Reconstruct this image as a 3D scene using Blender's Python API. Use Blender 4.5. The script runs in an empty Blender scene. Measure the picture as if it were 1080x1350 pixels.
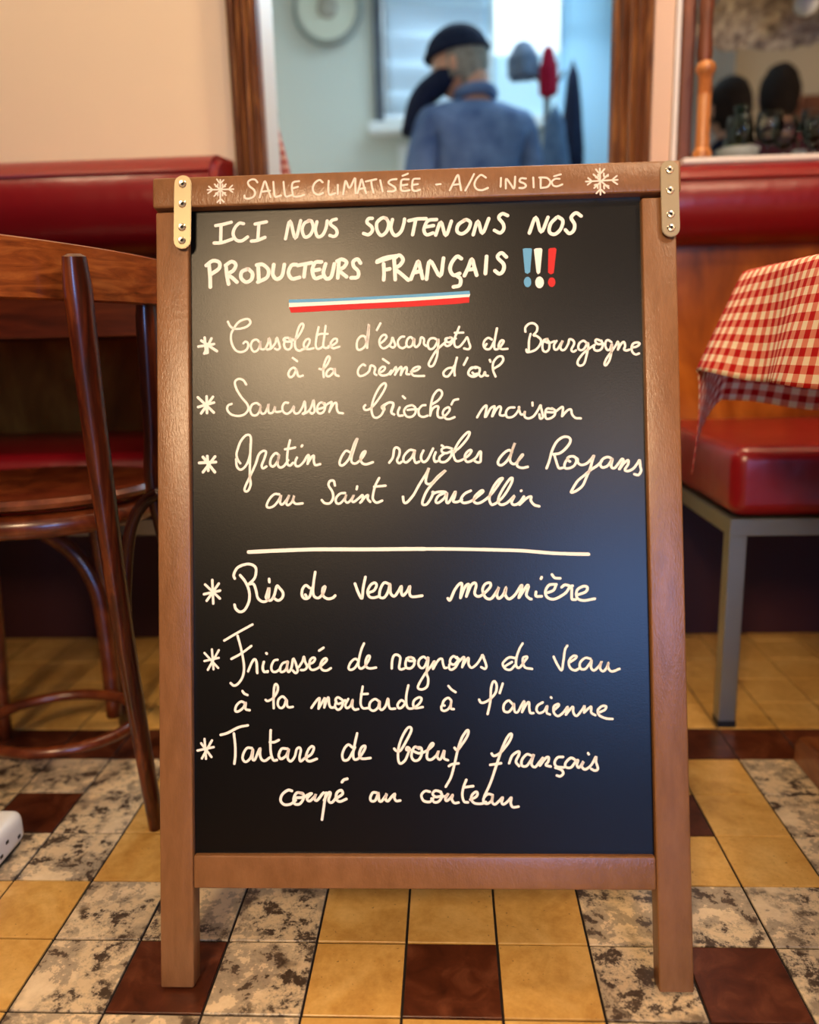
import bpy, bmesh, math, random, json
from mathutils import Vector, Matrix, noise
PI = math.pi
D = bpy.data
COL = bpy.context.scene.collection
SC = bpy.context.scene
rnd = random.Random(7)

# ---------------------------------------------------------------- camera
def lin(c):
    return tuple((x/255/12.92 if x/255 <= .04045 else ((x/255+.055)/1.055)**2.4) for x in c)

F_PX, PITCH, YAW, ROLL = 1060.7, .21234, .05083, -.02519
CAM = Vector((.05449, -.66896, .65446))
cp, sp, cy, sy = math.cos(PITCH), math.sin(PITCH), math.cos(YAW), math.sin(YAW)
fwd = Vector((-sy*cp, cy*cp, -sp)); rgt = Vector((cy, sy, 0)); upv = rgt.cross(fwd)
cr, sr = math.cos(ROLL), math.sin(ROLL)
rgt, upv = rgt*cr + upv*sr, upv*cr - rgt*sr
cd = D.cameras.new('camera'); cam = D.objects.new('camera', cd); COL.objects.link(cam)
M = Matrix((rgt, upv, -fwd)).transposed().to_4x4(); M.translation = CAM
cam.matrix_world = M
cd.sensor_fit = 'VERTICAL'; cd.sensor_height = 24; cd.lens = 24*F_PX/1350
cd.clip_start = .02; cd.clip_end = 60
cd.dof.use_dof = True; cd.dof.focus_distance = .89; cd.dof.aperture_fstop = 1.5
SC.camera = cam

# ---------------------------------------------------------------- world, lights, exposure
w = D.worlds.new('daylight'); SC.world = w; w.use_nodes = True
bgn = w.node_tree.nodes['Background']
bgn.inputs[0].default_value = (.52, .74, 1, 1); bgn.inputs[1].default_value = .75
vs = SC.view_settings
vs.view_transform = 'Standard'; vs.look = 'None'; vs.gamma = 1; vs.use_curve_mapping = False
vs.exposure = 0.35
SC.cycles.use_denoising = True
SC.cycles.max_bounces = 7
SC.cycles.caustics_reflective = False; SC.cycles.caustics_refractive = False

def area(name, loc, tgt, sx, sy_, power, col, spread=PI):
    l = D.lights.new(name, 'AREA'); l.shape = 'RECTANGLE'; l.size = sx; l.size_y = sy_
    l.energy = power; l.color = col; l.spread = spread
    o = D.objects.new(name, l); COL.objects.link(o); o.location = loc
    d = Vector(tgt) - Vector(loc); o.rotation_euler = d.to_track_quat('-Z', 'Y').to_euler()
    return o
def bulb(name, loc, power, col, r=.06):
    l = D.lights.new(name, 'POINT'); l.energy = power; l.color = col; l.shadow_soft_size = r
    o = D.objects.new(name, l); COL.objects.link(o); o.location = loc
    return o
WARM = (1, .73, .46); COOL = (.20, .42, 1)
# the dining room's ceiling lamps (warm) and the street window behind the photographer (cool daylight)
area('lamp_light_left', (-.50, -2.05, 1.83), (.12, .1, .5), .46, .46, 6.3, (1, .70, .40), math.radians(62))
area('lamp_light_far_right', (.80, -2.05, 1.42), (.3, .1, .5), .16, .16, 5, WARM)
bulb('lamp_light_centre', (.55, .62, 2.35), 36, WARM, .07)
bulb('lamp_light_right', (1.15, -.75, 2.2), 30, WARM, .07)
bulb('lamp_light_wall_left', (-1.15, .40, 2.15), 17, WARM, .10)
area('street_window_daylight', (1.0, -2.95, .86), (.3, 0, .5), .75, .62, 26, COOL)
# the bright entrance beyond the opening: its window lets daylight in
area('entrance_daylight', (.45, 3.1, 2.5), (.2, 1.4, .9), 1.1, .8, 30, (.62, .84, 1))
bulb('back_room_fill', (2.2, 1.75, 1.25), 24, (1, .78, .55), .12)  # unseen bulb, set low to brighten the pendant shade from beneath

# ---------------------------------------------------------------- materials
def mat(name, col, rough=.5, metal=0, spec=.5, build=None, coat=0):
    m = D.materials.new(name); m.use_nodes = True
    nt = m.node_tree; b = nt.nodes['Principled BSDF']
    b.inputs['Base Color'].default_value = (*lin(col), 1)
    b.inputs['Roughness'].default_value = rough; b.inputs['Metallic'].default_value = metal
    b.inputs['Specular IOR Level'].default_value = spec
    if coat: b.inputs['Coat Weight'].default_value = coat; b.inputs['Coat Roughness'].default_value = .12
    if build: build(nt, b)
    return m
def N(nt, t, **k):
    n = nt.nodes.new(t)
    for a, v in k.items():
        if a in ('operation', 'blend_type', 'data_type', 'noise_dimensions', 'wave_type', 'bands_direction', 'feature', 'distance', 'noise_type'): setattr(n, a, v)
        else: n.inputs[a].default_value = v
    return n
def L(nt, a, b): nt.links.new(a, b)
def coords(nt, scale=(1, 1, 1), kind='Object', rot=(0, 0, 0), rand=False):
    tc = N(nt, 'ShaderNodeTexCoord'); mp = N(nt, 'ShaderNodeMapping')
    mp.inputs['Scale'].default_value = scale; mp.inputs['Rotation'].default_value = rot
    L(nt, tc.outputs[kind], mp.inputs[0])
    if rand:
        oi = N(nt, 'ShaderNodeObjectInfo'); mu = N(nt, 'ShaderNodeVectorMath', operation='SCALE')
        mu.inputs[0].default_value = (37.1, 91.7, 53.3)
        L(nt, oi.outputs['Random'], mu.inputs['Scale']); L(nt, mu.outputs[0], mp.inputs['Location'])
    return mp.outputs[0]
def ramp(nt, fac, stops, interp='LINEAR'):
    r = N(nt, 'ShaderNodeValToRGB'); r.color_ramp.interpolation = interp
    e = r.color_ramp.elements
    while len(e) < len(stops): e.new(.5)
    for x, (p, c) in zip(e, stops): x.position = p; x.color = (*lin(c), 1)
    L(nt, fac, r.inputs[0]); return r.outputs[0]
def noise_n(nt, vec, scale, detail=4, rough=.55, dist=0):
    n = N(nt, 'ShaderNodeTexNoise', Scale=scale, Detail=detail, Roughness=rough, Distortion=dist)
    L(nt, vec, n.inputs['Vector']); return n.outputs['Fac']
def bump(nt, b, h, strength=.3, dist=.001):
    bp = N(nt, 'ShaderNodeBump', Strength=strength, Distance=dist)
    L(nt, h, bp.inputs['Height']); L(nt, bp.outputs[0], b.inputs['Normal'])
def mixc(nt, fac, a, c, blend='MIX'):
    m = N(nt, 'ShaderNodeMix', data_type='RGBA', blend_type=blend)
    for s, v in ((0, fac), (6, a), (7, c)):
        if hasattr(v, 'is_linked') or hasattr(v, 'node'): L(nt, v, m.inputs[s])
        elif isinstance(v, (int, float)): m.inputs[s].default_value = v
        else: m.inputs[s].default_value = (*lin(v), 1)
    return m.outputs[2]

def b_painted(c1, c2, sc):
    def f(nt, b):
        v = coords(nt, sc)
        n = noise_n(nt, v, 1, 5, .6)
        L(nt, ramp(nt, n, [(.3, c1), (.7, c2)]), b.inputs['Base Color'])
        v2 = coords(nt, (sc[0]*6, sc[1]*6, sc[2]*6)); n2 = noise_n(nt, v2, 1, 3, .7)
        bump(nt, b, n2, .55, .0007)
    return f
M_frame_v = mat('brown_paint_upright', (150, 107, 80), .30, spec=.55, build=b_painted((122, 81, 46), (139, 95, 58), (95, 95, 9)))
M_frame_h = mat('brown_paint_rail', (150, 107, 80), .30, spec=.55, build=b_painted((122, 81, 46), (139, 95, 58), (60, 95, 22)))
def b_slate(nt, b):
    v = coords(nt, (1, 1, 1)); n = noise_n(nt, v, 9, 3)
    L(nt, ramp(nt, n, [(.3, (1, 1, 1)), (.75, (3, 2, 2))]), b.inputs['Base Color'])
    n2 = noise_n(nt, v, 620, 2, .7); bump(nt, b, n2, .8, .00009)
M_slate = mat('chalkboard_black', (3, 3, 3), .31, spec=.36, build=b_slate)
M_chalk = mat('white_marker_paint', (250, 243, 228), .75, spec=.2)
M_chalk_bar = mat('pale_marker_paint', (240, 222, 202), .75, spec=.2)
M_blue = mat('blue_marker_paint', (104, 168, 205), .7, spec=.2)
M_red = mat('red_marker_paint', (205, 50, 48), .7, spec=.2)
M_zinc = mat('zinc_plated_steel', (158, 144, 118), .42, metal=.85, build=lambda nt, b: bump(nt, b, noise_n(nt, coords(nt), 300, 2), .1, .0004))
M_screw = mat('screw_steel', (215, 205, 185), .25, metal=.9)
M_hole = mat('screw_recess_black', (20, 17, 14), .8)

def b_yellow(nt, b):
    v = coords(nt, (1, 1, 1), rand=True)
    n = noise_n(nt, v, 14, 6, .6, 1.2); n2 = noise_n(nt, v, 75, 4, .7)
    c = ramp(nt, n, [(.28, (180, 130, 58)), (.5, (210, 162, 84)), (.72, (230, 190, 116))])
    c = mixc(nt, .35, c, ramp(nt, n2, [(.3, (176, 126, 54)), (.7, (232, 190, 114))]))
    sp_ = noise_n(nt, v, 230, 1, .4)
    c = mixc(nt, ramp(nt, sp_, [(.74, (0, 0, 0)), (.78, (200, 200, 200))]), c, (84, 56, 30))
    L(nt, c, b.inputs['Base Color']); bump(nt, b, n2, .12, .0006)
def b_mottle(nt, b):
    v = coords(nt, (1, 1, 1), rand=True)
    n = noise_n(nt, v, 24, 10, .70, .12)
    c = ramp(nt, n, [(.36, (70, 56, 44)), (.425, (98, 82, 68)), (.44, (164, 148, 124)), (.52, (182, 164, 138)), (.535, (224, 200, 162)), (.68, (236, 214, 178))])
    n2 = noise_n(nt, v, 11, 3, .5)
    n3 = noise_n(nt, v, 46, 9, .76, .1)
    c2 = ramp(nt, n3, [(.41, (72, 58, 46)), (.462, (96, 82, 68)), (.475, (170, 154, 130)), (.56, (218, 194, 156))])
    c = mixc(nt, ramp(nt, n2, [(.46, (0, 0, 0)), (.54, (255, 255, 255))]), c, c2)
    L(nt, c, b.inputs['Base Color']); bump(nt, b, n, .1, .0006)
def b_darktile(nt, b):
    v = coords(nt, (1, 1, 1), rand=True)
    n = noise_n(nt, v, 26, 6, .65, 1)
    L(nt, ramp(nt, n, [(.3, (58, 26, 14)), (.52, (84, 40, 22)), (.75, (116, 66, 42))]), b.inputs['Base Color'])
    bump(nt, b, n, .1, .0006)
M_tile_y = mat('yellow_cement_tile', (208, 168, 102), .30, build=b_yellow)
M_tile_m = mat('mottled_cement_tile', (166, 144, 114), .30, build=b_mottle)
M_tile_d = mat('dark_brown_cement_tile', (84, 40, 22), .28, build=b_darktile)
M_grout = mat('grout', (26, 14, 9), .95)

def b_vinyl(nt, b):
    n = noise_n(nt, coords(nt), 7, 3); bump(nt, b, n, .35, .012)
M_vinyl = mat('dark_red_vinyl', (128, 14, 22), .30, spec=.6, build=b_vinyl)
def wood(name, c1, c2, c3, sc, rough=.3, coat=.25, rot=(0, 0, 0)):
    def f(nt, b):
        v = coords(nt, sc, rot=rot, rand=True); n = noise_n(nt, v, 1, 6, .62, .8)
        L(nt, ramp(nt, n, [(.3, c1), (.5, c2), (.72, c3)]), b.inputs['Base Color'])
        bump(nt, b, n, .2, .0008)
    return mat(name, c2, rough, build=f, coat=coat)
M_ply = wood('varnished_golden_plywood', (104, 48, 12), (158, 82, 22), (206, 122, 46), (9, 9, 3))
M_mahog = wood('dark_mahogany', (36, 11, 4), (70, 24, 9), (116, 54, 22), (70, 70, 8))
M_mahog_h = wood('dark_mahogany_rail', (84, 36, 12), (134, 68, 26), (170, 100, 46), (14, 14, 90))
M_mahog_t = wood('mahogany_table', (48, 14, 7), (76, 26, 12), (104, 44, 22), (5, 50, 50))
M_bent = wood('bentwood_brown', (56, 20, 8), (96, 40, 16), (132, 66, 30), (20, 20, 20))
M_gilt = wood('worn_brown_gilt_frame', (64, 32, 16), (112, 66, 34), (168, 116, 62), (60, 60, 6), .4, 0)
M_gold = wood('honey_wood', (160, 96, 44), (202, 134, 72), (226, 164, 100), (30, 30, 5), .35)
M_brownwall = wood('brown_wood_frame', (76, 36, 18), (112, 58, 30), (140, 80, 46), (20, 20, 5), .45, 0)
M_wall = mat('cream_wall', (240, 220, 186), .85, build=lambda nt, b: bump(nt, b, noise_n(nt, coords(nt), 18, 5), .15, .004))
M_wall2 = mat('grey_white_wall', (205, 205, 192), .8, build=lambda nt, b: bump(nt, b, noise_n(nt, coords(nt), 12, 4), .1, .004))
M_ceil = mat('ceiling_white', (236, 226, 208), .9)
M_panel = wood('darkened_unseen_panelling', (30, 16, 9), (48, 26, 14), (64, 36, 20), (20, 20, 4), .6, 0)  # unseen walls, made dark so the chalkboard reflects less
M_pil = mat('pinkish_pilaster', (224, 196, 172), .75)
M_white = mat('white_trim', (232, 230, 226), .5)
M_steel = mat('brushed_steel', (150, 150, 138), .38, metal=.9)
M_black = mat('black_metal', (14, 12, 12), .5)
M_plas = mat('white_plastic', (222, 226, 232), .3)
M_glass = None
def glassmat(name, tint=(1, 1, 1), rough=0.0):
    m = D.materials.new(name); m.use_nodes = True; nt = m.node_tree
    nt.nodes.clear(); o = N(nt, 'ShaderNodeOutputMaterial'); t = N(nt, 'ShaderNodeBsdfTransparent'); g = N(nt, 'ShaderNodeBsdfGlossy')
    t.inputs[0].default_value = (*tint, 1); g.inputs['Roughness'].default_value = rough
    fr = N(nt, 'ShaderNodeFresnel', IOR=1.45); mx = N(nt, 'ShaderNodeMixShader')
    L(nt, fr.outputs[0], mx.inputs[0]); L(nt, t.outputs[0], mx.inputs[1]); L(nt, g.outputs[0], mx.inputs[2]); L(nt, mx.outputs[0], o.inputs[0])
    return m
M_glass = glassmat('clear_glass', (.94, .97, .97))
def b_gingham(nt, b):
    tc = N(nt, 'ShaderNodeTexCoord'); sx = N(nt, 'ShaderNodeSeparateXYZ'); L(nt, tc.outputs['UV'], sx.inputs[0])
    outs = []
    for i in (0, 1):
        m = N(nt, 'ShaderNodeMath', operation='MULTIPLY'); m.inputs[1].default_value = 1/.0195; L(nt, sx.outputs[i], m.inputs[0])
        f = N(nt, 'ShaderNodeMath', operation='FRACT'); L(nt, m.outputs[0], f.inputs[0])
        g = N(nt, 'ShaderNodeMath', operation='GREATER_THAN'); g.inputs[1].default_value = .5; L(nt, f.outputs[0], g.inputs[0]); outs.append(g.outputs[0])
    ad = N(nt, 'ShaderNodeMath', operation='ADD'); L(nt, outs[0], ad.inputs[0]); L(nt, outs[1], ad.inputs[1])
    hv = N(nt, 'ShaderNodeMath', operation='MULTIPLY'); hv.inputs[1].default_value = .5; L(nt, ad.outputs[0], hv.inputs[0])
    L(nt, ramp(nt, hv.outputs[0], [(0, (248, 232, 208)), (.3, (226, 138, 118)), (.8, (186, 24, 26))], 'CONSTANT'), b.inputs['Base Color'])
    bump(nt, b, noise_n(nt, tc.outputs['UV'], 900, 2), .3, .0006)
M_cloth = mat('red_gingham_cotton', (220, 120, 100), .85, spec=.15, build=b_gingham)
def fabric(name, c, c2=None, s=40):
    c2 = c2 or tuple(min(255, int(x*1.3)+6) for x in c)
    def f(nt, b):
        n = noise_n(nt, coords(nt), s, 5, .65); L(nt, ramp(nt, n, [(.3, c), (.7, c2)]), b.inputs['Base Color']); bump(nt, b, n, .5, .004)
    return mat(name, c, .85, spec=.15, build=f)
M_skin = mat('skin', (206, 150, 122), .5)
M_denim = fabric('blue_jacket_cloth', (76, 98, 142), (124, 148, 190), 12)
M_navy = fabric('navy_wool', (20, 24, 44), (36, 42, 66), 30)
M_trous = fabric('dark_trousers', (26, 28, 40))
M_grey = fabric('grey_hair', (120, 112, 104), (168, 160, 148), 60)
M_dhair = fabric('dark_hair', (20, 15, 14), (40, 30, 26), 60)
M_maroon = fabric('maroon_wool', (52, 20, 30), (78, 34, 44), 20)
M_shoe = mat('black_leather', (18, 16, 16), .4)
M_eye = mat('eye_white', (230, 228, 222), .25); M_iris = mat('iris_brown', (52, 34, 22), .2); M_lip = mat('lip', (168, 96, 84), .5)

# ---------------------------------------------------------------- helpers
def link(name, bm, m, parent=None, smooth=False, mats=None, angle=None):
    me = D.meshes.new(name); bm.normal_update(); bm.to_mesh(me); bm.free()
    for x in (mats or [m]): me.materials.append(x)
    if smooth:
        for p in me.polygons: p.use_smooth = True
        if angle: me.set_sharp_from_angle(angle=angle)
    o = D.objects.new(name, me); COL.objects.link(o)
    if parent: o.parent = parent
    return o
def tag(o, label=None, cat=None, group=None, kind=None):
    if label: o['label'] = label
    if cat: o['category'] = cat
    if group: o['group'] = group
    if kind: o['kind'] = kind
    return o
def thing(name, label, cat, loc=(0, 0, 0), rz=0, group=None):
    o = D.objects.new(name, None); o.empty_display_size = .05; COL.objects.link(o)
    o.location = loc; o.rotation_euler = (0, 0, rz); return tag(o, label, cat, group)
def struct(name, bm, m, **k):
    o = link(name, bm, m, **k); o['kind'] = 'structure'; return o
def bx(bm, lo, hi, bev=0, seg=2, mx=None):
    r = bmesh.ops.create_cube(bm, size=1)['verts']
    for v in r:
        v.co = Vector([lo[i] + (v.co[i]+.5)*(hi[i]-lo[i]) for i in range(3)])
    if bev:
        es = list({e for v in r for e in v.link_edges})
        rr = bmesh.ops.bevel(bm, geom=es, offset=bev, segments=seg, affect='EDGES', profile=.5)
        r = list({v for f in rr['faces'] for v in f.verts} | {v for v in r if v.is_valid})
    if mx is not None:
        for v in r: v.co = mx @ v.co
    return r
def crm(P, n=6, closed=False):
    P = [Vector(p) for p in P]
    if closed: Q = [P[-1]] + P + [P[0], P[1]]
    else: Q = [2*P[0]-P[1]] + P + [2*P[-1]-P[-2]]
    out = []
    for i in range(1, len(Q)-2):
        for k in range(n):
            t = k/n; a, b, c, d = Q[i-1:i+3]
            out.append(.5*((2*b) + (c-a)*t + (2*a-5*b+4*c-d)*t*t + (3*b-a-3*c+d)*t**3))
    if not closed: out.append(P[-1])
    return out
def tube(bm, P, r, sides=12, closed=False, caps=True, sq=1.0, up=None):
    """r: number or list of radii; sq squashes one axis"""
    n = len(P); P = [Vector(p) for p in P]
    R = r if isinstance(r, (list, tuple)) else [r]*n
    rings = []; nrm = None
    for i in range(n):
        a = P[(i-1) % n] if (closed or i) else P[i]; b = P[(i+1) % n] if (closed or i < n-1) else P[i]
        t = (b-a).normalized()
        if nrm is None:
            u = Vector(up) if up else (Vector((0, 0, 1)) if abs(t.z) < .9 else Vector((1, 0, 0)))
            nrm = (u - t*u.dot(t)).normalized()
        else: nrm = (nrm - t*nrm.dot(t)).normalized()
        bn = t.cross(nrm)
        rings.append([bm.verts.new(P[i] + (nrm*math.cos(2*PI*k/sides)*sq + bn*math.sin(2*PI*k/sides))*R[i]) for k in range(sides)])
    m = n if closed else n-1
    for i in range(m):
        A, B = rings[i], rings[(i+1) % n]
        for k in range(sides):
            bm.faces.new((A[k], A[(k+1) % sides], B[(k+1) % sides], B[k]))
    if caps and not closed:
        bm.faces.new(rings[0][::-1]); bm.faces.new(rings[-1])
    bmesh.ops.recalc_face_normals(bm, faces=bm.faces[:])
    return rings
def lathe(bm, prof, seg=24, c=(0, 0, 0)):
    rings = [[bm.verts.new((c[0]+r*math.cos(2*PI*k/seg), c[1]+r*math.sin(2*PI*k/seg), c[2]+z)) for k in range(seg)] for r, z in prof]
    for A, B in zip(rings, rings[1:]):
        for k in range(seg): bm.faces.new((A[k], A[(k+1) % seg], B[(k+1) % seg], B[k]))
    if prof[0][0] > 1e-5: bm.faces.new(rings[0][::-1])
    if prof[-1][0] > 1e-5: bm.faces.new(rings[-1])
    bmesh.ops.remove_doubles(bm, verts=bm.verts[:], dist=1e-6)
    bmesh.ops.recalc_face_normals(bm, faces=bm.faces[:])
def prism(bm, pts, y0, y1, axis='Y'):
    """closed outline pts (a,b) extruded along an axis"""
    def mk(a, b, h): return {'Y': (a, h, b), 'X': (h, a, b), 'Z': (a, b, h)}[axis]
    A = [bm.verts.new(mk(a, b, y0)) for a, b in pts]; B = [bm.verts.new(mk(a, b, y1)) for a, b in pts]
    bm.faces.new(A); bm.faces.new(B[::-1]); n = len(A)
    for k in range(n): bm.faces.new((A[k], B[k], B[(k+1) % n], A[(k+1) % n]))
    bmesh.ops.recalc_face_normals(bm, faces=bm.faces[:])
NB = bmesh.new

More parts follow.
